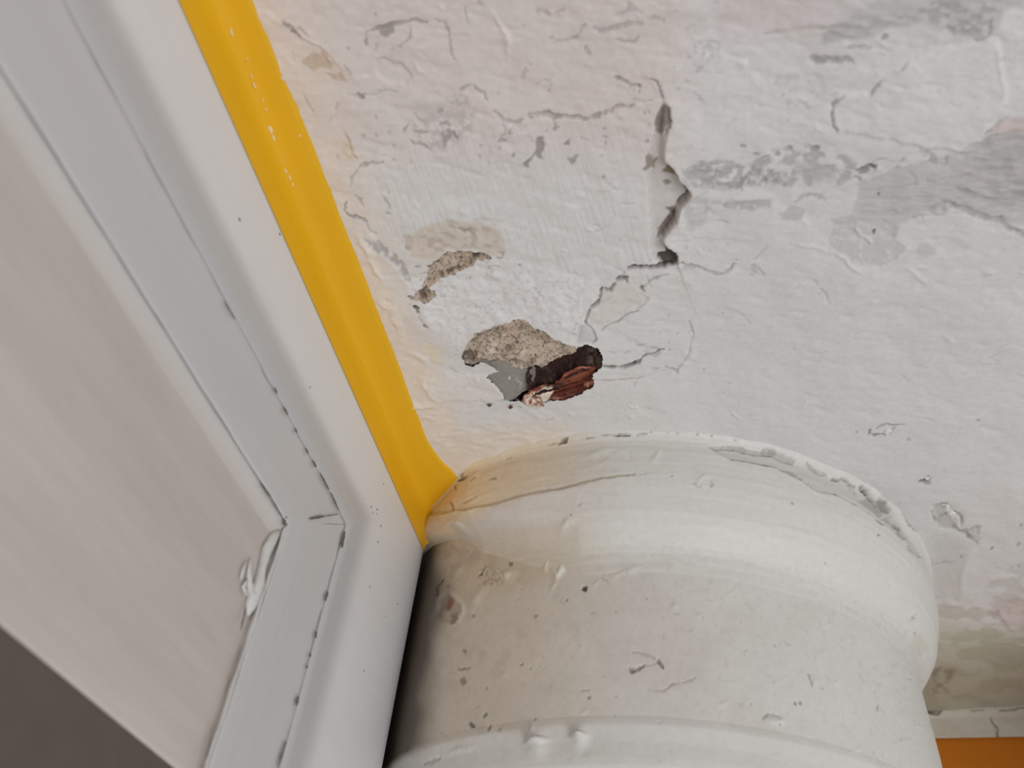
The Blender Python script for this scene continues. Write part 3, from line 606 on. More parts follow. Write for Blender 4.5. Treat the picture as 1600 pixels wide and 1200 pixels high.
def paint_sand(s, d):
    ix = np.arange(len(s.u))
    s.tint(ix, np.ones(len(ix)), A(170, 155, 140))
    s.tint(ix, sstep(-0.1, 0.4, fbm(s.u / 14, s.v / 12, 2)) * 0.6, A(140, 125, 109))
    s.tint(ix, sstep(0.15, 0.45, fbm(s.u / 5, s.v / 4, 4)) * 0.7, A(104, 91, 79))
    s.tint(ix, sstep(0.25, 0.5, fbm(s.u / 6 + 40, s.v / 5, 6)) * 0.6, A(186, 174, 159))
    s.D += 0.0016 * fbm(s.u / 9, s.v / 9, 3) + 0.0009 * fbm(s.u / 3.5, s.v / 3.5, 7, 2)
    s.tint(ix, sstep(0.28, 0.5, fbm(s.u / 3.2, s.v / 2.8, 10, 2)) * 0.75, A(84, 72, 62)); s.tint(ix, sstep(0.3, 0.5, fbm(s.u / 20 + 9, s.v / 16, 1)) * 0.5, A(176, 150, 132))
    r = random.Random(4)
    for i in range(60):
        x = r.uniform(640, 900); y = r.uniform(390, 575)
        s.line([(x, y), (x + r.uniform(-5, 7), y + r.uniform(-4, 5))], 1.6, 0.0012, A(92, 78, 66), 0.8)
    s.line([(736, 534), (745, 524), (752, 521)], 3, 0.001, A(100, 86, 74), 0.7)
    s.patch([(723, 552), (736, 548), (744, 556), (738, 570), (726, 568)], A(74, 64, 58), 0.75, 3, 0.004, (6, -0.2))
    s.line([(727, 568), (722, 560), (728, 552)], 3, 0.001, A(60, 52, 47), 0.8)
    s.spot(791, 551, 6, A(120, 102, 86), 0.003, 0.8); s.line([(797, 527), (803, 533), (806, 540)], 2.2, 0.002, A(70, 58, 50), 0.85)
    s.line([(770, 520), (780, 530), (776, 536)], 2, 0.001, A(100, 86, 74), 0.7); s.line([(784, 512), (776, 520)], 2, 0.001, A(96, 82, 70), 0.7)
    s.line([(775, 560), (800, 568), (828, 572)], 3, 0.002, A(98, 82, 72), 0.6)
    # rim of the upper chip
    s.line([(700, 396), (716, 393), (730, 396), (748, 396)], 3.5, 0.003, A(72, 58, 48), 0.85)
    s.line([(696, 424), (706, 422), (714, 418)], 3, 0.002, A(70, 56, 48), 0.8); s.line([(684, 430), (692, 430)], 4, 0.002, A(86, 70, 60), 0.8)
    s.patch([(738, 396), (752, 400), (748, 407), (738, 404)], A(70, 52, 46), 0.85, 2, 0.003)
    s.patch([(655, 455), (666, 452), (665, 470), (658, 470)], A(80, 68, 60), 0.75, 2, 0.002)
SAND = [(722, 556), (730, 538), (742, 519), (763, 512), (785, 508), (803, 500), (817, 499), (836, 509), (862, 525), (886, 533), (903, 539), (898, 550), (870, 562), (840, 574), (800, 576), (775, 568), (752, 564), (738, 572), (726, 569)]
layer('exposed_mortar', SAND, ceiling, lambda u, v, d: 0.0012 + 0.009 * sstep(-1, -24, d) + 0.005 * sstep(545, 572, v), paint_sand, label='sandy exposed mortar above the broken hole')
layer('exposed_mortar', CHIP, ceiling, lambda u, v, d: 0.0012 + 0.007 * sstep(0, -9, d), paint_sand, label='narrow strip of sandy mortar bared beside the strip')

def paint_grey(s, d):
    ix = np.arange(len(s.u)); s.tint(ix, np.ones(len(ix)), A(128, 123, 116))
    s.tint(ix, sstep(0.0, 0.5, fbm(s.u / 18, s.v / 14, 2)) * 0.5, A(120, 114, 107)); s.D += 0.0006 * fbm(s.u / 7, s.v / 7, 3)
    s.tint(ix, sstep(808, 832, s.u) * 0.6, A(98, 92, 85))
    s.ridge([(808, 596), (814, 604), (812, 614)], 2, 0.0006, A(176, 170, 162), 0.6); s.spot(797, 593, 3, A(190, 186, 178), -0.0006)
GREYP = [(742, 562), (752, 564), (775, 567), (800, 574), (824, 573), (832, 584), (832, 602), (822, 616), (806, 622), (788, 628), (783, 610), (772, 598), (758, 588), (764, 578), (778, 581), (760, 570)]
layer('grey_render', GREYP, ceiling, lambda u, v, d: 0.0022 + 0.010 * sstep(775, 832, u), paint_grey, label='smooth grey render in the left half of the hole')

def paint_char(s, d):
    ix = np.arange(len(s.u)); s.tint(ix, np.ones(len(ix)), A(50, 34, 31))
    s.tint(ix, sstep(0.25, 0.5, fbm(s.u / 5, s.v / 4, 2)) * 0.55, A(92, 72, 66)); s.tint(ix, sstep(0.1, 0.5, fbm(s.u / 8, s.v / 6, 5)) * 0.5, A(30, 20, 19))
    s.tint(ix, sstep(912, 925, s.u) * sstep(0.0, 0.3, fbm(s.u / 6, s.v / 6, 9) + 0.2) * 0.6, A(118, 104, 92))
    s.patch([(892, 542), (905, 540), (912, 548), (902, 552)], A(128, 116, 104), 0.8, 2, -0.002)
    s.D += 0.0035 * fbm(s.u / 9, s.v / 6, 3)
DARKP = [(826, 574), (846, 562), (866, 551), (896, 541), (915, 535), (932, 543), (941, 558), (941, 574), (926, 584), (906, 582), (890, 592), (870, 606), (850, 612), (836, 614), (828, 602)]
layer('charred_timber', DARKP, ceiling, lambda u, v, d: 0.010 + 0.018 * sstep(4, -12, d) - 0.006 * sstep(580, 610, v), paint_char, grow=5, label='dark brown decayed timber at the back of the hole')

def paint_red(s, d):
    ix = np.arange(len(s.u)); s.tint(ix, np.ones(len(ix)), A(118, 62, 44))
    t = fbm((s.u + 2.2 * s.v) / 26, (s.v + 0.28 * s.u) / 3.5, 2)
    s.tint(ix, sstep(0.0, 0.5, t) * 0.85, A(70, 32, 26)); s.tint(ix, sstep(0.1, 0.5, -t) * 0.6, A(146, 88, 66)); q = fbm(s.u / 6, s.v / 4, 11); s.tint(ix, sstep(0.1, 0.4, q) * 0.8, A(52, 26, 22)); s.tint(ix, sstep(0.25, 0.45, fbm(s.u / 8 + 5, s.v / 5, 12)) * 0.7, A(164, 116, 92))
    s.line([(850, 607), (870, 603), (885, 600), (902, 598)], 3.5, 0.004, A(52, 28, 26), 0.9); s.line([(862, 625), (885, 616), (910, 608)], 3, 0.003, A(78, 38, 32), 0.8)
    s.patch([(820, 622), (836, 614), (852, 608), (862, 608), (864, 620), (858, 630), (842, 637), (818, 638)], A(204, 192, 174), 0.9, 2, -0.002)
    s.patch([(818, 624), (832, 618), (846, 622), (850, 632), (836, 636), (818, 636)], A(124, 62, 48), 0.85, 1.5, 0.001, (4, 0.0)); s.line([(820, 626), (832, 624), (846, 628)], 2, 0.001, A(92, 40, 32), 0.9)
    s.D += 0.0022 * t
REDP = [(816, 628), (832, 612), (850, 607), (870, 603), (888, 590), (908, 580), (926, 581), (926, 606), (906, 618), (880, 625), (860, 629), (843, 636), (822, 634)]
red = layer('splintered_timber', REDP, ceiling, lambda u, v, d: 0.003 + 0.008 * sstep(0, -10, d) + 0.004 * sstep(606, 585, v), paint_red, mat=M_WOOD, grow=3, label='splintered red brown timber at the lower edge of the hole')

def splinter(p0, p1, w, h, col, z):
    a, b = on_ceiling(*p0), on_ceiling(*p1); d = (b - a)[:2]; L = np.hypot(*d); d /= L; n = np.array([-d[1], d[0]])
    vs = []; r = random.Random(int(p0[0] * 7 + p0[1])); K = 6
    for i in range(K + 1):
        t = i / K; q = a[:2] + d * L * t; ww = w * (math.sin(math.pi * (0.12 + 0.80 * t)) ** 0.6) * r.uniform(0.75, 1.15)
        for (k, e) in ((-1, 0.0), (-0.4, h), (0.5, h * r.uniform(0.6, 1.1)), (1, 0.0)):
            qq = q + n * ww * k
            vs.append((qq[0], qq[1], z - e))
    fs = [(i * 4 + j, i * 4 + j + 1, i * 4 + j + 5, i * 4 + j + 4) for i in range(K) for j in range(3)]
    c = np.tile(np.asarray(col), (len(vs), 1)) * np.array([r.uniform(0.75, 1.2) for _ in vs])[:, None]
    return mesh_from('splinter', vs, fs, M_WOOD, red, smooth=False, colors=c)
for (p0, p1, w, h, c) in [((868, 602), (922, 588), .0045, .004, (150, 86, 62)), ((886, 596), (926, 584), .004, .004, (158, 96, 70)), ((864, 622), (920, 606), .0045, .004, (120, 62, 48)),
                          ((868, 614), (924, 599), .0035, .004, (138, 74, 56)), ((832, 613), (856, 605), .0035, .003, (128, 70, 54)), ((880, 612), (912, 604), .0025, .006, (100, 50, 42))]:
    splinter(p0, p1, w * .62, h, A(*c, .62), 1.009)

# dark void behind everything in the hole
layer('hole_backing', HOLE, ceiling, lambda u, v, d: 0.05 * sstep(10, -4, d) + 0.003, lambda s, d: s.tint(np.arange(len(s.u)), np.ones(len(s.u)), A(48, 36, 33)), grow=10, st=0.003)
layer('hole_backing', CHIP, ceiling, lambda u, v, d: 0.02 * sstep(10, -4, d) + 0.003, lambda s, d: s.tint(np.arange(len(s.u)), np.ones(len(s.u)), A(70, 58, 50)), grow=10, st=0.003)
# crumbs on the lower lip of the hole
def flake(name, px, py, r, t, col, parent, seed=0, h=1.0, mat=M_WOOD):
    rr = random.Random(seed); q = on_ceiling(px, py); n = 7
    vs = [(q[0] + r * math.cos(6.283 * i / n) * rr.uniform(.6, 1.2), q[1] + r * math.sin(6.283 * i / n) * rr.uniform(.5, 1.1), h) for i in range(n)]
    vs += [(x + (q[0] - x) * .3, y + (q[1] - y) * .3, h - t * rr.uniform(.6, 1.2)) for (x, y, _) in vs] + [(q[0], q[1], h - t)]
    fs = [(i, (i + 1) % n, n + (i + 1) % n, n + i) for i in range(n)] + [(n + i, n + (i + 1) % n, 2 * n, 2 * n) for i in range(n)]
    me = bpy.data.meshes.new(name); me.from_pydata([tuple(W(p)) for p in vs], [], [f if f[2] != f[3] else f[:3] for f in fs])
    at = me.color_attributes.new('paint', 'FLOAT_COLOR', 'POINT')
    for i in range(len(vs)): at.data[i].color = (*col, 1)
    me.materials.append(mat); o = bpy.data.objects.new(name, me); COL.objects.link(o); o.parent = parent; return o
for i, (px, py, r, c) in enumerate([(798, 636, .0042, (92, 46, 40)), (765, 633, .0038, (70, 52, 48)), (808, 624, .003, (80, 70, 62)), (838, 632, .003, (150, 70, 54)), (830, 627, .003, (140, 72, 56)), (848, 633, .0028, (160, 96, 80))]):
    flake('timber_crumb', px, py, r, .003, A(*c), ceiling, i)

for i, (px, py, r) in enumerate([(1486, 802, .008), (1496, 815, .007), (1448, 747, .005), (1387, 674, .007), (1480, 792, .005)]):
    flake('paint_flake', px, py, r, .004, A(194, 191, 187), ceiling, 20 + i, h=1.002, mat=M_CEIL)

# ------------------------------------------------------------------ round pipe with collar
CX, CY, RP = -0.089, 1.771, 0.540
pipe = empty('pipe')
def surf_cyl(name, prof, phis, zst, paint, parent, rfun=None, zfun=None):
    """surface of revolution about the pipe axis; phi = 0 faces the camera side (-y), positive towards -x"""
    zs = [prof[0][1]]
    for (r0, z0), (r1, z1) in zip(prof, prof[1:]):
        L = math.hypot(r1 - r0, z1 - z0); n = max(1, int(L / zst))
        zs += [z0 + (z1 - z0) * (i + 1) / n for i in range(n)]
    pz = np.array([p[1] for p in prof][::-1]); pr = np.array([p[0] for p in prof][::-1])
    zs = np.array(zs); rs = np.interp(zs, pz, pr)
    PH, Z = np.meshgrid(phis, zs, indexing='ij'); R = np.tile(rs, (len(phis), 1))
    if rfun is not None: R = rfun(PH, Z, R)
    if zfun is not None: Z = zfun(PH, Z)
    PH, Z, R = PH.ravel(), Z.ravel(), R.ravel()
    def pos(R): return np.stack([CX - R * np.sin(PH), CY - R * np.cos(PH), Z], 1)
    u, v, w = project(pos(R)); front = np.abs(PH) < 1.9
    u = np.where(front, u, -5000); v = np.where(front, v, -5000)
    s = Surface(u, v, (0.7, 0.7, 0.7), warp=0.8); paint(s, PH, Z)
    P = pos(R - s.D)
    return mesh_from(name, P, grid_faces(len(phis), len(zs)), M_PIPE, parent, colors=s.C)
PHI = np.concatenate([np.linspace(-math.pi, -1.75, 40)[:-1], np.linspace(-1.75, 1.45, 1150), np.linspace(1.45, math.pi, 40)[1:]])

def pipe_base(s, PH, Z):
    ix = np.arange(len(s.u)); u, v = s.u, s.v
    s.C[:] = A(184, 182, 176)
    s.tint(ix, sstep(1010, 830, u) * 0.85, A(182, 173, 160))
    s.tint(ix, sstep(940, 720, u) * 0.6, A(176, 164, 148))
    s.tint(ix, np.exp(-((u - 1050) / 90) ** 2) * 0.35 * sstep(870, 940, v), A(186, 174, 169))
    s.tint(ix, sstep(0.05, 0.5, fbm(u / 90, v / 70, 3)) * 0.3, A(174, 168, 160))
    s.tint(ix, sstep(0.3, 0.55, fbm(u / 7, v / 7, 6)) * 0.22, A(160, 152, 142))
    s.D += 0.0022 * fbm(u / 120, v / 90, 1, 2) + 0.0006 * fbm(u / 30, v / 26, 4, 2)

def paint_pipe(s, PH, Z):
    pipe_base(s, PH, Z); ix = np.arange(len(s.u)); u, v = s.u, s.v
    s.patch([(700, 855), (800, 830), (860, 850), (870, 900), (800, 925), (730, 930), (690, 960), (680, 900)], A(170, 156, 134), 0.6, 14)
    s.patch([(685, 850), (760, 845), (740, 880), (700, 900)], A(150, 144, 136), 0.5, 8, 0.001, (12, -0.2))
    # flaked spot showing brown iron
    s.patch([(688, 935), (696, 925), (704, 930), (718, 938), (722, 950), (714, 965), (700, 975), (688, 968), (680, 962)], A(150, 136, 118), 0.85, 4, 0.003)
    s.patch([(697, 928), (706, 932), (708, 942), (702, 948), (696, 956), (692, 950)], A(128, 84, 60), 0.9, 2, 0.001)
    s.patch([(700, 960), (712, 958), (710, 972), (702, 974)], A(116, 106, 96), 0.8, 2, 0.001); s.patch([(688, 955), (698, 955), (700, 966), (690, 968)], A(176, 168, 158), 0.6, 2)
    s.ridge([(694, 920), (684, 938), (678, 960)], 4, 0.003, A(206, 198, 186), 0.6); s.ridge([(700, 925), (712, 934), (722, 942), (724, 955), (716, 968)], 4, 0.002, A(206, 198, 186), 0.6)
    s.line([(692, 906), (686, 916), (682, 930)], 4, 0.003, A(90, 78, 66), 0.8)
    s.ridge([(722, 880), (712, 895), (708, 905)], 5, 0.003); s.ridge([(760, 915), (745, 932), (738, 950)], 6, 0.003)
    s.line([(754, 845), (756, 852), (760, 848)], 2.5, 0.001, A(95, 86, 78), 0.85)
    s.line([(760, 886), (754, 895), (748, 902)], 3, 0.002, A(100, 90, 78), 0.8); s.spot(752, 899, 3, A(95, 85, 74)); s.spot(798, 881, 3.5, A(110, 100, 86), sy=5)
    s.patch([(745, 880), (790, 885), (785, 912), (755, 915)], A(120, 108, 92), 0.5, 3, 0.001, (4, 0.2))
    s.ridge([(862, 868), (856, 880), (852, 890)], 4, 0.003, A(206, 198, 186), 0.5); s.patch([(862, 866), (874, 864), (878, 880), (870, 888), (862, 884)], A(172, 160, 140), 0.8, 2, 0.003)
    s.ridge([(866, 888), (870, 898), (878, 890), (880, 872)], 4, 0.004, A(214, 206, 194), 0.7); s.ridge([(870, 900), (864, 915), (858, 930)], 4, 0.0015)
    s.ridge([(800, 902), (792, 898), (806, 895)], 6, 0.004, A(196, 188, 178), 0.5)
    s.ridge([(960, 900), (985, 888), (1015, 880), (1040, 872)], 6, 0.003, A(194, 184, 178), 0.4)
    s.line([(1000, 878), (1030, 868), (1060, 862)], 8, 0.001, A(170, 158, 148), 0.4, 6)
    for (x, y, r) in [(913, 918, 4.5), (740, 962, 2.5), (758, 1075, 2), (815, 1038, 4), (726, 1018, 5), (722, 1064, 8), (837, 963, 3), (830, 1045, 2), (920, 1090, 4), (835, 1123, 2.5), (1173, 860, 3), (1250, 1098, 3.5), (1242, 1099, 3), (1212, 1008, 2), (1218, 1132, 2.5), (700, 915, 2), (885, 938, 3), (1285, 920, 2.5), (970, 845, 2), (1070, 842, 2), (1010, 935, 2)]:
        s.spot(x, y, r, A(118, 106, 94), 0.0015, 0.75)
    s.spot(913, 918, 4, A(72, 64, 58), 0.002, 0.9)
    s.line([(735, 1127), (738, 1133), (741, 1136)], 4, 0.002, A(98, 88, 78), 0.9); s.line([(758, 1115), (756, 1121)], 3.5, 0.002, A(104, 94, 84), 0.9); s.line([(766, 1134), (764, 1139)], 4, 0.002, A(92, 82, 74), 0.9); s.spot(779, 1140, 4, A(130, 120, 110))
    s.line([(716, 1044), (722, 1046), (734, 1042)], 3, 0.001, A(120, 108, 94), 0.8)
    s.line([(990, 1018), (1000, 1022), (1018, 1025), (1030, 1032)], 2.5, 0.001, A(145, 134, 124), 0.7); s.line([(1029, 1031), (1033, 1040), (1036, 1043)], 5, 0.0025, A(112, 102, 92), 0.85)
    s.line([(984, 1042), (990, 1050), (998, 1045), (1006, 1040)], 6, 0.0025, A(110, 100, 88), 0.85); s.line([(1006, 1040), (1020, 1038), (1030, 1034)], 2, 0.001, A(150, 138, 128), 0.6)
    s.line([(1020, 1080), (1038, 1078), (1048, 1070), (1065, 1068), (1085, 1062)], 1.6, 0.0012, A(140, 128, 118), 0.7); s.line([(905, 1080), (920, 1078)], 2, 0.001, A(140, 130, 118), 0.6)
    s.line([(1261, 1052), (1265, 1065), (1268, 1072)], 2, 0.001, A(140, 134, 126), 0.7); s.ridge([(1270, 1062), (1272, 1072)], 3, 0.002)
    s.line([(1372, 1102), (1371, 1110)], 2.5, 0.001, A(130, 126, 118), 0.7); s.ridge([(1375, 1108), (1376, 1112)], 2.5, 0.0015)
    s.line([(1192, 1123), (1198, 1117), (1208, 1116), (1219, 1122)], 3, 0.002, A(138, 132, 124), 0.7); s.ridge([(1200, 1126), (1216, 1128), (1222, 1126)], 5, 0.003)
    q = random.Random(5)
    for i in range(110):
        x, y, L = q.uniform(690, 1440), q.uniform(850, 1190), q.uniform(4, 16); a = q.uniform(-0.6, 0.6); kd = q.random()
        pts = [(x, y), (x + L * 0.5, y + L * 0.5 * math.sin(a)), (x + L, y + L * math.sin(a))]
        if kd < 0.35: s.line(pts, q.uniform(0.8, 1.8), 0.0008, A(146, 136, 124), q.uniform(0.25, 0.5))
        elif kd < 0.6: s.ridge(pts, q.uniform(2, 4), q.uniform(0.0008, 0.002))
        else: s.spot(x, y, q.uniform(0.9, 2.2), A(128, 118, 106), 0.0006, 0.55)
    s.tint(ix, sstep(0.15, 0.5, fbm(u / 22, v / 30, 12)) * sstep(1000, 800, u) * 0.25, A(150, 138, 122))
    # ring joint: thick brushed edge, drips
    s.ridge([(838, 1154), (840, 1165)], 14, 0.020, A(190, 186, 180), 0.5, 0.2); s.ridge([(904, 1146), (905, 1155)], 11, 0.018, A(196, 190, 184), 0.5, 0.2); s.spot(902, 1143, 2, A(80, 72, 64))
    s.ridge([(830, 1128), (832, 1140), (836, 1150)], 4, 0.003); s.line([(664, 1194), (675, 1190), (688, 1184)], 4, 0.003, A(90, 80, 66), 0.8)
    s.ridge([(700, 1178), (720, 1172), (740, 1166)], 3, 0.002)
    s.tint(ix, sstep(0.60, 0.80, PH + 0.04 * fbm(u / 30, v / 60, 9) - 0.10 * sstep(0.78, 0.9, Z)) * 0.9, A(66, 58, 50))  # shade of the gap painted onto the pipe, with some grime
    s.tint(ix, sstep(0.515, 0.49, Z + 0.012 * fbm(u / 40, v / 40, 2)) * 0.75, A(181, 179, 174))
prof_pipe = [(0.5405, 1.02), (0.5405, 0.512), (0.5418, 0.507), (0.5428, 0.499), (0.5395, 0.488), (0.536, 0.476), (0.533, 0.455), (0.530, 0.445), (0.515, 0.437), (0.505, 0.43), (0.505, 0.30), (0.505, -0.6)]
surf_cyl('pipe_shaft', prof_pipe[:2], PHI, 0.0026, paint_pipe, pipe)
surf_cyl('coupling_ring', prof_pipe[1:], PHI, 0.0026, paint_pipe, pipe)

def collar_r(PH, Z, R):
    a = np.degrees(PH)
    k = np.interp(a, [-180, 30, 34.4, 38.8, 43, 48, 51, 57, 75, 110, 180], [1.0, 1.0, .987, .965, .953, .946, .937, .920, .905, .95, 1.0])
    return np.maximum(R * k, 0.533)
def collar_z(PH, Z):
    f = np.interp(np.degrees(PH), [-180, 8, 18, 28, 38, 50, 60, 180], [1.0, 1.0, 0.86, 0.66, 0.48, 0.33, 0.28, 0.28])
    return np.where(Z < 1, 1 - (1 - Z) * f, Z)
def paint_collar(s, PH, Z):
    pipe_base(s, PH, Z); ix = np.arange(len(s.u)); u, v = s.u, s.v
    s.tint(ix, sstep(900, 1000, u) * 0.7 * sstep(0.77, 0.83, Z), A(186, 184, 179))
    # ochre water stain under the joint
    st = sstep(682, 706, u + 0.2 * (v - 780)) * sstep(960, 740, u) * sstep(0.885, 0.915, Z + 0.012 * fbm(u / 30, v / 30, 2))
    s.tint(ix, st * 0.75, A(192, 174, 146)); s.tint(ix, st * sstep(800, 720, u) * 0.5, A(192, 168, 132))
    lo = sstep(0.905, 0.875, Z + 0.012 * fbm(u / 30, v / 30, 2)); s.tint(ix, lo * sstep(0.82, 0.85, Z + 0.02 * fbm(u / 40, v / 30, 5)) * sstep(980, 860, u) * 0.75, A(186, 180, 176))
    s.tint(ix, sstep(800, 838, v + 14 * fbm(u / 40, v / 30, 5)) * sstep(960, 840, u) * sstep(690, 720, u) * 0.85, A(177, 166, 150)); s.tint(ix, sstep(828, 850, v) * sstep(725, 690, u) * 0.6, A(140, 134, 128))
    s.D += 0.0006 * fbm((PH * 8), Z * 130, 7, 2)                       # brush strokes run round the collar
    s.line([(672, 802), (700, 800), (740, 795), (780, 786), (830, 772), (870, 764), (940, 748), (990, 742)], 3, 0.003, A(168, 150, 122), 0.5, 3, warp=0.6)
    s.step([(700, 802), (740, 795), (780, 786), (830, 772), (870, 764), (940, 748), (1000, 742)], False, 0.006, 40, 3)
    s.line([(713, 714), (719, 724), (722, 735), (720, 746)], 3, 0.002, A(110, 88, 66), 0.85); s.line([(714, 750), (722, 748), (727, 746)], 4, 0.003, A(70, 52, 40), 0.9); s.line([(712, 760), (714, 766)], 3, 0.001, A(100, 80, 60), 0.8)
    s.line([(706, 785), (709, 797), (710, 800)], 2.5, 0.001, A(110, 94, 76), 0.8); s.ridge([(735, 748), (742, 742), (748, 738)], 3, 0.003); s.line([(734, 752), (742, 746)], 2, 0.001, A(140, 120, 96), 0.7)
    s.line([(766, 747), (775, 746)], 2.5, 0.001, A(120, 104, 84), 0.7); s.line([(722, 786), (734, 780), (744, 775)], 2, 0.001, A(150, 130, 104), 0.6); s.line([(790, 716), (798, 714)], 2, 0.001, A(130, 116, 100), 0.6)
    s.ridge([(695, 815), (715, 822), (735, 832)], 4, 0.005, A(200, 196, 190), 0.4); s.ridge([(690, 805), (720, 800), (760, 795)], 6, 0.004)
    # joint line with the ceiling
    s.line([(875, 692), (880, 688), (886, 682)], 5, 0.003, A(92, 78, 66), 0.9); s.line([(857, 694), (875, 691)], 2, 0.001, A(140, 124, 108), 0.7)
    s.line([(915, 684), (925, 683), (945, 681), (962, 680), (975, 679), (995, 679), (1012, 677)], 1.6, 0.002, A(110, 102, 94), 0.8, 1, broken=0.6, warp=0.4)
    s.line([(964, 680), (970, 679), (984, 679)], 2, 0.002, A(60, 54, 50), 0.9, 1, warp=0.3)
    for (x, y) in [(1018, 676), (1043, 674), (1058, 676), (1090, 678), (1125, 676), (1150, 687), (1100, 675), (1112, 680)]: s.spot(x, y, 3, A(138, 130, 122), 0.001, 0.75, 2)
    s.ridge([(975, 702), (982, 712), (984, 718)], 4, -0.0015); s.ridge([(1018, 722), (1028, 712), (1030, 704)], 4, 0.002)
    s.ridge([(900, 720), (940, 705), (980, 702)], 4, 0.0015); s.ridge([(900, 735), (950, 722), (1000, 730)], 4, 0.0012)
    # torn groove round the joint
    UP = [(1109, 697), (1150, 699), (1180, 706), (1210, 707), (1232, 716), (1244, 722), (1263, 724), (1280, 737), (1294, 740), (1302, 748), (1315, 748), (1332, 757), (1350, 762), (1372, 776), (1392, 792), (1410, 816), (1428, 845), (1440, 870)]
    LO = [(1120, 706), (1142, 716), (1178, 722), (1212, 728), (1236, 740), (1255, 750), (1278, 768), (1310, 774), (1335, 788), (1365, 806), (1398, 830)]
    band = UP + [(1432, 868), (1415, 845)] + LO[::-1]
    s.patch(band, A(172, 170, 163), 0.8, 2, 0.005, warp=0.4)
    s.patch([(1330, 760), (1372, 776), (1395, 800), (1420, 840), (1436, 870), (1420, 860), (1395, 825), (1370, 800), (1340, 780)], A(138, 136, 130), 0.7, 4, 0.002, (9, -0.15), (2, 1))
    s.line(UP[:4], 4.5, 0.003, A(140, 136, 130), 0.85, 1.5, warp=0.4); s.line([(1195, 704), (1212, 708), (1228, 712), (1240, 720)], 7, 0.003, A(142, 138, 132), 0.8, 2)
    s.line([(1262, 722), (1272, 732), (1284, 739), (1294, 740)], 3, 0.003, A(140, 136, 130), 0.8, 1.2, warp=0.4)
    s.line([(1302, 748), (1310, 750), (1318, 747), (1330, 756), (1338, 759)], 2.8, 0.003, A(118, 113, 108), 0.8, 1, warp=0.4)
    s.line([(1345, 759), (1352, 766), (1358, 772)], 4, 0.006, A(62, 56, 52), 0.9, 1, warp=0.3); s.line([(1356, 772), (1366, 780), (1372, 786)], 3.5, 0.004, A(120, 115, 109), 0.8)
    s.patch([(1352, 758), (1362, 762), (1374, 770), (1376, 780), (1368, 778), (1358, 768)], A(196, 193, 187), 0.9, 1.5, -0.005)
    s.patch([(1372, 776), (1384, 782), (1394, 796), (1390, 800), (1378, 790)], A(118, 116, 110), 0.85, 2, 0.002)
    s.line([(1350, 742), (1368, 752), (1388, 765), (1396, 772)], 5, 0.003, A(146, 142, 137), 0.75, 2, broken=0.9)
    s.line([(1386, 766), (1398, 776), (1410, 790), (1420, 808), (1432, 826)], 3, 0.003, A(134, 130, 125), 0.8)
    s.line([(1408, 788), (1416, 808), (1424, 824), (1436, 832)], 3, 0.002, A(126, 122, 117), 0.7)
    s.line(LO[1:6], 3, 0.003, A(138, 133, 127), 0.85, 1.2, warp=0.4); s.line([(1222, 731), (1240, 738), (1256, 746)], 4, 0.002, A(140, 136, 130), 0.7)
    s.line(LO[5:7], 2.5, 0.003, A(112, 107, 102), 0.85, 1, warp=0.3); s.line(LO[7:], 3, 0.002, A(140, 136, 130), 0.7, 1.5, broken=0.9, warp=0.4)
    s.line([(1308, 770), (1312, 774)], 4, 0.002, A(118, 113, 108), 0.8); s.line([(1362, 804), (1372, 812), (1380, 818)], 5, 0.002, A(128, 124, 118), 0.8); s.line([(1404, 820), (1410, 828)], 5, 0.002, A(120, 116, 110), 0.8)
    for (x, y, r) in [(1238, 786, 2.5), (1372, 836, 3), (1290, 880, 2), (1427, 966, 2), (1429, 990, 2.5), (1049, 745, 2)]: s.spot(x, y, r, A(120, 115, 108), 0.001, 0.8)
    s.line([(1082, 752), (1088, 760), (1094, 760)], 4, 0.002, A(160, 156, 150), 0.6); s.line([(1110, 752), (1112, 760)], 4, 0.002, A(162, 158, 152), 0.6); s.ridge([(1095, 742), (1100, 752)], 8, 0.003)
    s.line([(1421, 975), (1424, 964), (1432, 960)], 2, 0.001, A(168, 164, 158), 0.6)
    s.spot(906, 790, 4, A(160, 156, 150)); s.spot(892, 806, 2.5, A(140, 134, 126)); s.ridge([(893, 810), (884, 822), (880, 832)], 6, 0.004, A(198, 192, 184), 0.4)
    s.patch([(1428, 985), (1445, 1000), (1450, 1016), (1436, 1030), (1425, 1010)], A(170, 166, 152), 0.5, 5)
prof_col = [(0.622, 1.008), (0.617, 1.0), (0.611, 0.9945), (0.607, 0.986), (0.606, 0.975), (0.6075, 0.957), (0.607, 0.915), (0.6045, 0.893), (0.600, 0.875), (0.590, 0.844), (0.580, 0.8275), (0.567, 0.812), (0.5545, 0.799), (0.5475, 0.787), (0.5435, 0.772), (0.5415, 0.758), (0.5385, 0.742), (0.533, 0.738)]
surf_cyl('collar', prof_col, PHI, 0.0022, paint_collar, pipe, collar_r, collar_z)
tag(pipe, 'thick white painted round pipe with a rounded collar meeting the ceiling', 'pipe')

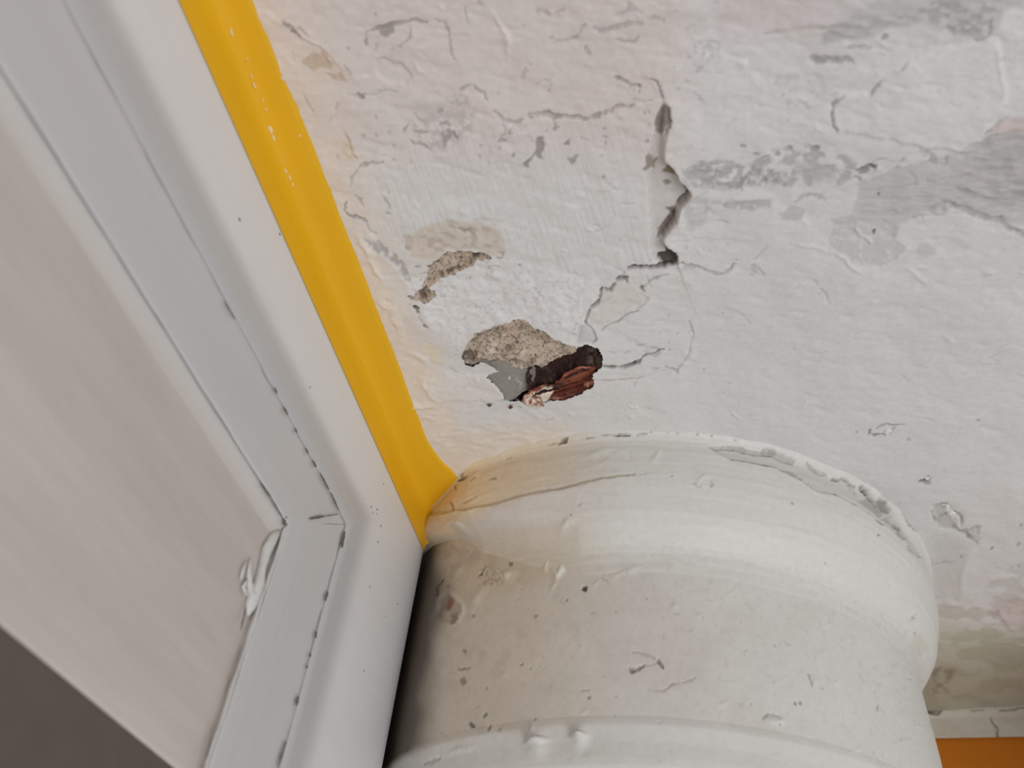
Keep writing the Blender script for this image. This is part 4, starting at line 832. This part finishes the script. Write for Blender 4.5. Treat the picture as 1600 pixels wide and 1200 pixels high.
# ------------------------------------------------------------------ framed panel on the left
X0, Z0, Y0 = -0.52, 0.9288, 1.4187
def PR(x, a, b, w=0.0, grey=0.0): return (x, x / a, x / b, w, grey)
C_PAN = A(170, 163, 156)
C_FLAT, C_GREY = A(192, 191, 191), A(164, 164, 164)  # flat tone, and the darker grey towards the joint
def loft(name, groups, which, lo, mat, parent, n=260, wob=0.0, gap=0.0006, ca=None, cb=None):
    """groups: runs of profile points (x, z on the head, y on the jamb, closing of the joint, share of the darker grey);
    the head runs along y, the jamb runs down z, mitred where they meet"""
    V, Fq, G = [], [], []
    for gi, g in enumerate(groups):
        base = len(V); k = len(g)
        for i in range(n + 1):
            t = i / n
            for p in g:
                x, z, y = p[:3]; w = p[3] if len(p) > 3 else 0.0; G.append(p[4] if len(p) > 4 else 0.0)
                wz = wob * float(vn(np.array(i * 0.22), np.array(x * 900.0 + gi * 3), 3))
                if w:                       # paint has run into the joint and closes it in places
                    q = float(fbm(np.array(i * 0.16 + (0 if which == 'head' else 50)), np.array(2.5), 4, 2))
                    far = 1 - sstep(0.45, 0.8, t) if which == 'head' else 0.0
                    wz += w * float(np.clip(0.70 + 1.2 * q + 0.5 * far, 0, 1.0))
                if which == 'head': V.append((x, lo + (y - gap - lo) * t, z + wz))
                else: V.append((x, y + wz * 1.35, (z - gap) + (lo - z + gap) * t))
        for i in range(n):
            for j in range(k - 1):
                a = base + i * k + j
                f = (a, a + 1, a + k + 1, a + k)
                Fq.append(f if which == 'jamb' else f[::-1])
    G = np.array(G)[:, None]
    return mesh_from(name, V, Fq, mat, parent, colors=(C_FLAT if ca is None else ca) * (1 - G) + (C_GREY if cb is None else cb) * G)
casing_groups = [
    [(-0.78, Z0, Y0), (X0 - 0.003, Z0, Y0)],
    [(X0 - 0.003, Z0, Y0), (X0 - 0.0008, Z0 - 0.0006, Y0 - 0.0012), (X0, Z0 - 0.002, Y0 - 0.004), PR(X0, -.565, -.372), PR(X0, -.60, -.41), PR(X0, -.630, -.445), PR(X0 + .0002, -.640, -.4545, 0, .1), PR(X0 + .0012, -.652, -.466, 0, .7), PR(X0 + .0028, -.662, -.474, 0, 1), PR(X0 + .006, -.684, -.487, 0, 1), PR(X0 + .0085, -.702, -.4965, 0, 1), PR(X0 + .0075, -.7060, -.4980, 0, 1)],
    [PR(X0 + .0075, -.7060, -.4980, 0, 1), (X0 - .05, .722, 1.028, 0, 1)]]
inner = [
    [(X0 - .05, .700, .995, 0.006), PR(X0 + .006, -.7112, -.5018, 0.0064), PR(X0 + .0085, -.7130, -.5028, 0.004), PR(X0 + .0088, -.7155, -.5034), PR(X0 + .0086, -.720, -.5065), PR(X0 + .0095, -.75, -.529), PR(X0 + .011, -.79, -.556), PR(X0 + .0125, -.834, -.5895), PR(X0 + .0122, -.840, -.593), PR(X0 + .011, -.843, -.5942)],
    [PR(X0 + .011, -.843, -.5942), PR(X0 + .0072, -.8455, -.5950)]]
bead = [[PR(X0 + .0072, -.8455, -.5950, 0, 1), PR(X0 + .0092, -.8490, -.5964, 0, 1), PR(X0 + .0085, -.854, -.598, 0, .9), PR(X0 + .006, -.866, -.6005, 0, .6), PR(X0 + .002, -.882, -.604, 0, .25), PR(X0 + .0003, -.8935, -.6085, 0, 0), PR(X0 - .0005, -.90, -.615, 0, 0)]]
casing = empty('trim_1'); door = empty('door_1')
loft('casing_head', casing_groups, 'head', -1.0, M_CASE, casing, gap=0.0)
loft('casing_jamb', casing_groups, 'jamb', -0.6, M_CASE, casing, gap=0.0)
loft('top_rail', inner, 'head', -1.0, M_RAIL, door, wob=0.0008, gap=0.0)
loft('stile', inner[:1], 'jamb', -0.6, M_STILE, door, wob=0.0008, gap=0.0)
loft('bead', bead, 'head', -1.0, M_CASE, door, wob=0.0012, ca=C_PAN, cb=A(170, 167, 164))
bead_up = [[PR(X0 + .011, -.843, -.5942, 0, 1), PR(X0 + .0116, -.849, -.5962, 0, 1), PR(X0 + .0108, -.856, -.5985, 0, .8), PR(X0 + .008, -.866, -.6010, 0, .6), PR(X0 + .0035, -.880, -.6034, 0, .4), PR(X0 + .0005, -.886, -.6048, 0, .2), PR(X0 - .0005, -.892, -.608, 0, 0)]]
loft('bead', bead_up, 'jamb', -0.6, M_CASE, door, wob=0.0016, ca=C_PAN, cb=A(172, 170, 168))
tag(casing, 'white painted outer casing with a mitred corner beside the yellow strip', 'trim', 'structure')
tag(door, 'white framed door panel with grooved frame and an added dark board in place of shade below', 'door', 'structure')

# flat panel: its lower edge is rounded
XP = X0; ZL = 0.277
ys = np.linspace(-1.0, 0.90, 120)
def panel_x(y, z): return XP + 0.0011 * float(fbm(np.array(y * 2.5), np.array(z * 22.0), 3, 2))
pz = [(0.0, 0.60), (0.0, 0.50), (0.0, 0.42), (0.0, 0.36), (0.0, ZL + 0.004)] + [(-0.004 * (1 - math.cos(a)), ZL + 0.004 - 0.004 * math.sin(a)) for a in np.linspace(0.25, 1.4, 6)]
mesh_from('panel', [(panel_x(y, z) + dx, y, z) for y in ys for (dx, z) in pz], grid_faces(len(ys), len(pz))[:, ::-1], M_PANEL, door)
# dark brown board added behind the panel's lower edge, standing in for soft shade
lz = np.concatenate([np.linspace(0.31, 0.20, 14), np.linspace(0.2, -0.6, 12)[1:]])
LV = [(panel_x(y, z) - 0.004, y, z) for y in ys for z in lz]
mesh_from('shade_board', LV, grid_faces(len(ys), len(lz))[:, ::-1], M_SHADE, door)['label'] = 'dark brown board added in place of the shade low on the panel'

def lumps(name, chains, mat, parent, label=None, flat=0.4):
    """lumpy strings of filler: each chain is a list of (point, radius), skinned as one soft body"""
    import bmesh
    bm = bmesh.new()
    for ch in chains:
        rings = []
        for i, (p, r) in enumerate(ch):
            q = np.array(ch[min(i + 1, len(ch) - 1)][0]) - np.array(ch[max(i - 1, 0)][0]); q = q / np.linalg.norm(q)
            h = np.cross(q, [0.3, 0.5, 0.81]); h /= np.linalg.norm(h); g = np.cross(q, h)
            rings.append([bm.verts.new(W(np.array(p) + r * (0.75 + 0.35 * float(vn(np.array(i * 1.7), np.array(t * 1.3), 2))) * (math.cos(t) * h + math.sin(t) * g) * np.array([flat, 1, 1]))) for t in np.linspace(0, 2 * math.pi, 11)[:-1]])
        for a, b in zip(rings, rings[1:]):
            for j in range(10): bm.faces.new((a[j], a[(j + 1) % 10], b[(j + 1) % 10], b[j]))
        bm.faces.new(rings[0][::-1]); bm.faces.new(rings[-1])
    for f in bm.faces: f.smooth = True
    bmesh.ops.recalc_face_normals(bm, faces=bm.faces)
    me = bpy.data.meshes.new(name); bm.to_mesh(me); bm.free(); me.materials.append(mat)
    o = bpy.data.objects.new(name, me); COL.objects.link(o); o.parent = parent
    if label: o['label'] = label
    return o
def on_x(px, py, x):
    r = ray(px, py); return r * (x / r[0])
lumps('filler', [[(on_x(440, 826, XP + .005), .003), (on_x(428, 842, XP + .005), .011), (on_x(416, 862, XP + .005), .013), (on_x(410, 885, XP + .005), .009), (on_x(403, 912, XP + .005), .012), (on_x(397, 932, XP + .005), .013), (on_x(391, 948, XP + .005), .011), (on_x(387, 962, XP + .005), .003)],
                 [(on_x(392, 874, XP + .005), .002), (on_x(390, 892, XP + .005), .005), (on_x(390, 910, XP + .005), .007), (on_x(394, 928, XP + .005), .011)],
                 [(on_x(385, 878, XP + .005), .002), (on_x(380, 893, XP + .005), .004), (on_x(376, 905, XP + .005), .002)], [(on_x(388, 905, XP + .005), .002), (on_x(381, 917, XP + .005), .005), (on_x(385, 930, XP + .005), .003)]], M_CAULK, door, 'lumpy white filler in the panel corner', flat=0.7)
lumps('filler', [[(on_x(612, 756, X0 - .002), .003), (on_x(620, 766, X0 - .002), .006), (on_x(630, 782, X0 - .002), .008), (on_x(641, 808, X0 - .002), .006), (on_x(651, 838, X0 - .002), .003)]], M_CAULK, casing)

# specks of dirt stuck to the frame
def specks(name, pts, parent):
    import bmesh
    bm = bmesh.new()
    for (px, py, x, r, sx) in pts:
        q = on_x(px, py, x)
        c = [bm.verts.new(W(q + np.array([0.0004, r * sx * math.cos(t), r * math.sin(t)]))) for t in np.linspace(0, 6.283, 8)[:-1]]
        top = bm.verts.new(W(q + np.array([0.0016, 0, 0])))
        for i in range(7): bm.faces.new((c[i], c[(i + 1) % 7], top))
    me = bpy.data.meshes.new(name); bm.to_mesh(me); bm.free(); me.materials.append(M_SPECK)
    o = bpy.data.objects.new(name, me); COL.objects.link(o); o.parent = parent; o['kind'] = 'stuff'; return o
specks('dirt_specks', [(580, 792, X0, .0016, 1.2), (589, 796, X0, .0017, 1.4), (582, 801, X0, .0012, 1), (588, 803, X0, .0012, 1), (595, 822, X0, .0016, 1.5), (564, 842, X0 - .004, .0018, 1.3), (590, 847, X0, .0018, 1.2), (548, 867, X0 - .012, .0016, 1.5),
                       (543, 772, X0 - .01, .0014, 1.4), (566, 780, X0, .0012, 1.2), (621, 944, X0, .0014, 1.2), (578, 917, X0, .0013, 1.2), (602, 964, X0, .0011, 1.2), (374, 343, X0, .0018, 1.5), (437, 366, X0, .0016, 1.5), (484, 605, X0, .0014, 1.2), (568, 1048, X0, .0012, 1.2), (599, 756, X0, .0012, 1.3)], casing)

def slits(name, runs, x, parent):
    import bmesh
    bm = bmesh.new()
    for (p0, p1, w) in runs:
        a, b = np.array(p0, float), np.array(p1, float); d = (b - a) / np.linalg.norm(b - a); n = np.array([-d[1], d[0]])
        L, Rr = [], []
        for k in range(6):
            t = k / 5; ww = w * 0.5 * (0.35 + 0.65 * math.sin(math.pi * min(max(t, 0.06), 0.94)) ** 0.5) * (1 + 0.25 * math.sin(k * 2.3 + p0[0])); c = a + (b - a) * t
            L.append(bm.verts.new(W(on_x(*(c + n * ww), x)))); Rr.append(bm.verts.new(W(on_x(*(c - n * ww), x))))
        for k in range(5): bm.faces.new((L[k], L[k + 1], Rr[k + 1], Rr[k]))
    bmesh.ops.recalc_face_normals(bm, faces=bm.faces)
    me = bpy.data.meshes.new(name); bm.to_mesh(me); bm.free(); me.materials.append(M_SPECK)
    o = bpy.data.objects.new(name, me); COL.objects.link(o); o.parent = parent; o['kind'] = 'stuff'; return o
slits('joint_gaps', [((538.5, 830), (534, 856), 4.2), ((512.5, 924), (508, 939), 3.8), ((494.5, 986), (493, 997), 3.4), ((485.5, 1020), (484, 1027), 3.2), ((480.5, 1039), (479, 1045), 3.0), ((466.5, 1088), (463, 1103), 4.2), ((447, 1158), (434, 1200), 3.0),
                     ((350, 470), (367, 499), 2.2), ((429, 606), (433, 615), 3.0), ((443, 636), (450, 648), 3.2), ((461, 669), (464, 677), 3.0), ((478, 701), (482, 709), 3.0), ((489, 720), (494, 730), 3.4), ((500, 739), (514, 765), 2.6), ((517, 770), (529, 797), 2.6),
                     ((484, 810.5), (507, 806.5), 4.0), ((507, 807), (529, 803), 1.6), ((445, 812), (443.5, 821), 5.0), ((446, 809), (449, 808), 2.5), ((384, 950), (376, 985), 2.4), ((331, 1150), (323, 1185), 2.0), ((408, 755), (424, 778), 3.0), ((424, 778), (440, 806), 1.8)], X0 + .0128, door)

# ------------------------------------------------------------------ yellow strip folded along wall and ceiling
def strip_edge():
    pts = [on_ceiling(395.5 + 0.405 * t, t) for t in range(-60, 420, 20)] + [on_ceiling(560 + 0.384 * (t - 411), t) for t in range(420, 640, 20)]
    pts = [(-0.468 + 0.002 * math.sin(i * 1.7), -1.0 + i * 0.2) for i in range(6)] + [(p[0], p[1]) for p in pts if p[1] > 0.05]
    pts += [tuple(on_ceiling(*p)[:2]) for p in [(650, 640), (662, 676), (670, 692), (680, 707), (688, 718), (697, 727), (709, 737), (716, 748)]] + [(-0.43, 1.32), (-0.45, 1.36)]
    return pts
E = strip_edge()
V = []
for (x, y) in E:
    z = 1 - 0.0035
    V += [(X0 + .0008, y, Z0 - .003), (X0 + .0016, y, 0.965), (X0 + .004, y, 0.986), (X0 + .010, y, 0.9945), (X0 + .026, y, z), (x - .006 if x - .006 > X0 + .028 else X0 + .03, y, z - .0006), (x, y, z), (x + .0008, y, 1.004)]
yend = E[-1][1]
for (y, top) in ((1.39, .985), (1.41, .97), (1.4185, .945)):
    V += [(X0 + .0008, y, Z0 - .003), (X0 + .0016, y, Z0 + .3 * (top - Z0)), (X0 + .003, y, Z0 + .7 * (top - Z0)), (X0 + .006, y, top), (X0 + .02, y, top + .004), (X0 + .03, y, top + .006), (X0 + .04, y, top + .008), (X0 + .045, y, 1.003)]
strip = mesh_from('yellow_strip', V, grid_faces(len(V) // 8, 8)[:, ::-1], M_YELLOW)
tag(strip, 'long flat bright yellow strip between the white frame and the ceiling', 'strip')
SC = []
for (px, py, ln, w) in [(361, 50, 9, 2.5), (386, 92, 3, 1.5), (392, 118, 5, 1.5), (397, 133, 7, 2), (410, 156, 4, 1.5), (415, 170, 3, 1.5), (422, 202, 8, 4.5), (427, 215, 7, 3), (446, 266, 5, 2), (452, 277, 6, 2.5), (457, 288, 4, 2), (468, 211, 3, 2), (440, 250, 2, 1.5)]:
    SC.append((px, py, ln, w))
def scuffs():
    import bmesh
    bm = bmesh.new(); r = random.Random(3)
    for (px, py, ln, w) in [(a, b, c * .85, d * .7) for a, b, c, d in SC]:
        ring = []
        for t in np.linspace(0, 6.283, 10)[:-1]:
            a = ln * math.cos(t); b = w * math.sin(t) * r.uniform(.6, 1.1)
            q = ray(px + 0.40 * a + 0.92 * b, py + 0.92 * a - 0.40 * b)
            # meet the fold of the strip (x = X0 + .0045 .. z = .99)
            p = q * ((X0 + .0045) / q[0])
            if p[2] > 0.9925: p = q * (0.9925 / q[2])
            ring.append(bm.verts.new(W(p + np.array([.0012, 0, -.0012]))))
        bm.faces.new(ring)
    bmesh.ops.recalc_face_normals(bm, faces=bm.faces)
    me = bpy.data.meshes.new('scuff_marks'); bm.to_mesh(me); bm.free(); me.materials.append(M_SCUFF)
    o = bpy.data.objects.new('scuff_marks', me); COL.objects.link(o); o.parent = strip; o['kind'] = 'stuff'
scuffs()

# ------------------------------------------------------------------ walls behind
nrm = np.array([0.11083588, 0.99383872]); wd = 2.3968287
def wall_pt(x, z, off=0.0): return (x, (wd - off - nrm[0] * x) / nrm[1], z)
wb = mesh_from('wall_back', [wall_pt(-0.9, 1.01), wall_pt(2.6, 1.01), wall_pt(2.6, -0.6), wall_pt(-0.9, -0.6)], [(0, 1, 2, 3)], M_ORANGE, structure=True)
tag(wb, 'orange painted back wall below a white border behind the pipe', 'wall')
xs = np.linspace(0.45, 1.05, 260); zs = np.linspace(0.9278, 1.004, 50)
Xg, Zg = np.meshgrid(xs, zs, indexing='ij')
Pb = np.array([wall_pt(x, z, 0.006) for x, z in zip(Xg.ravel(), Zg.ravel())])
u, v, _ = project(Pb); sb = Surface(u, v, A(196, 192, 180), warp=0.7)
sb.tint(np.arange(len(u)), sstep(0.0, 0.5, fbm(u / 30, v / 20, 2)) * 0.4, A(188, 178, 164))
sb.line([(1550, 1121), (1552, 1130), (1557, 1138), (1558, 1150)], 2.6, 0.003, A(110, 102, 92), 0.8); sb.line([(1450, 1113), (1462, 1114), (1470, 1112)], 6, 0.004, A(60, 54, 48), 0.9, 1.5)
sb.line([(1560, 1112), (1580, 1108), (1600, 1109)], 3, 0.002, A(120, 112, 102), 0.8); sb.line([(1515, 1113), (1535, 1112)], 2.5, 0.001, A(140, 132, 120), 0.7)
Pb[:, 1] += sb.D - 0.002 * fbm(u / 40, v / 20, 1) - 0.010 * sstep(0.975, 1.0, Pb[:, 2])
bo = mesh_from('painted_border', Pb, grid_faces(len(xs), len(zs)), M_BAND, wb, colors=sb.C)
bo['label'] = 'white border along the top of the wall'
for (a, b) in ((-0.9, 0.45), (1.05, 2.6)):
    n = 2; Vb = [wall_pt(x, z, 0.006) for x in (a, b) for z in (0.9278, 1.004)]
    mesh_from('painted_border', Vb, [(0, 2, 3, 1)], material('border_paint', A(204, 192, 178)), wb)
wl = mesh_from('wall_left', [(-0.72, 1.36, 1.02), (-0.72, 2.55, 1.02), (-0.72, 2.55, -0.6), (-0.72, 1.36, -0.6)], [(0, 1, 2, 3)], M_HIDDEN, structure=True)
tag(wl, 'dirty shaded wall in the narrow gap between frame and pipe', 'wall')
wr = mesh_from('added_wall_right', [(1.04, 1.62, 1.02), (1.04, 2.6, 1.02), (1.04, 2.6, -0.6), (1.04, 1.62, -0.6), (2.6, 1.62, 1.02), (2.6, 1.62, -0.6)], [(0, 3, 2, 1), (0, 4, 5, 3)], material('pale_added_wall', A(178, 176, 166)), structure=True)  # unseen wall, added to keep light off the far ceiling corner
tag(wr, 'pale unseen wall added on the right to shade the far ceiling corner', 'wall')
bpy.context.view_layer.update()
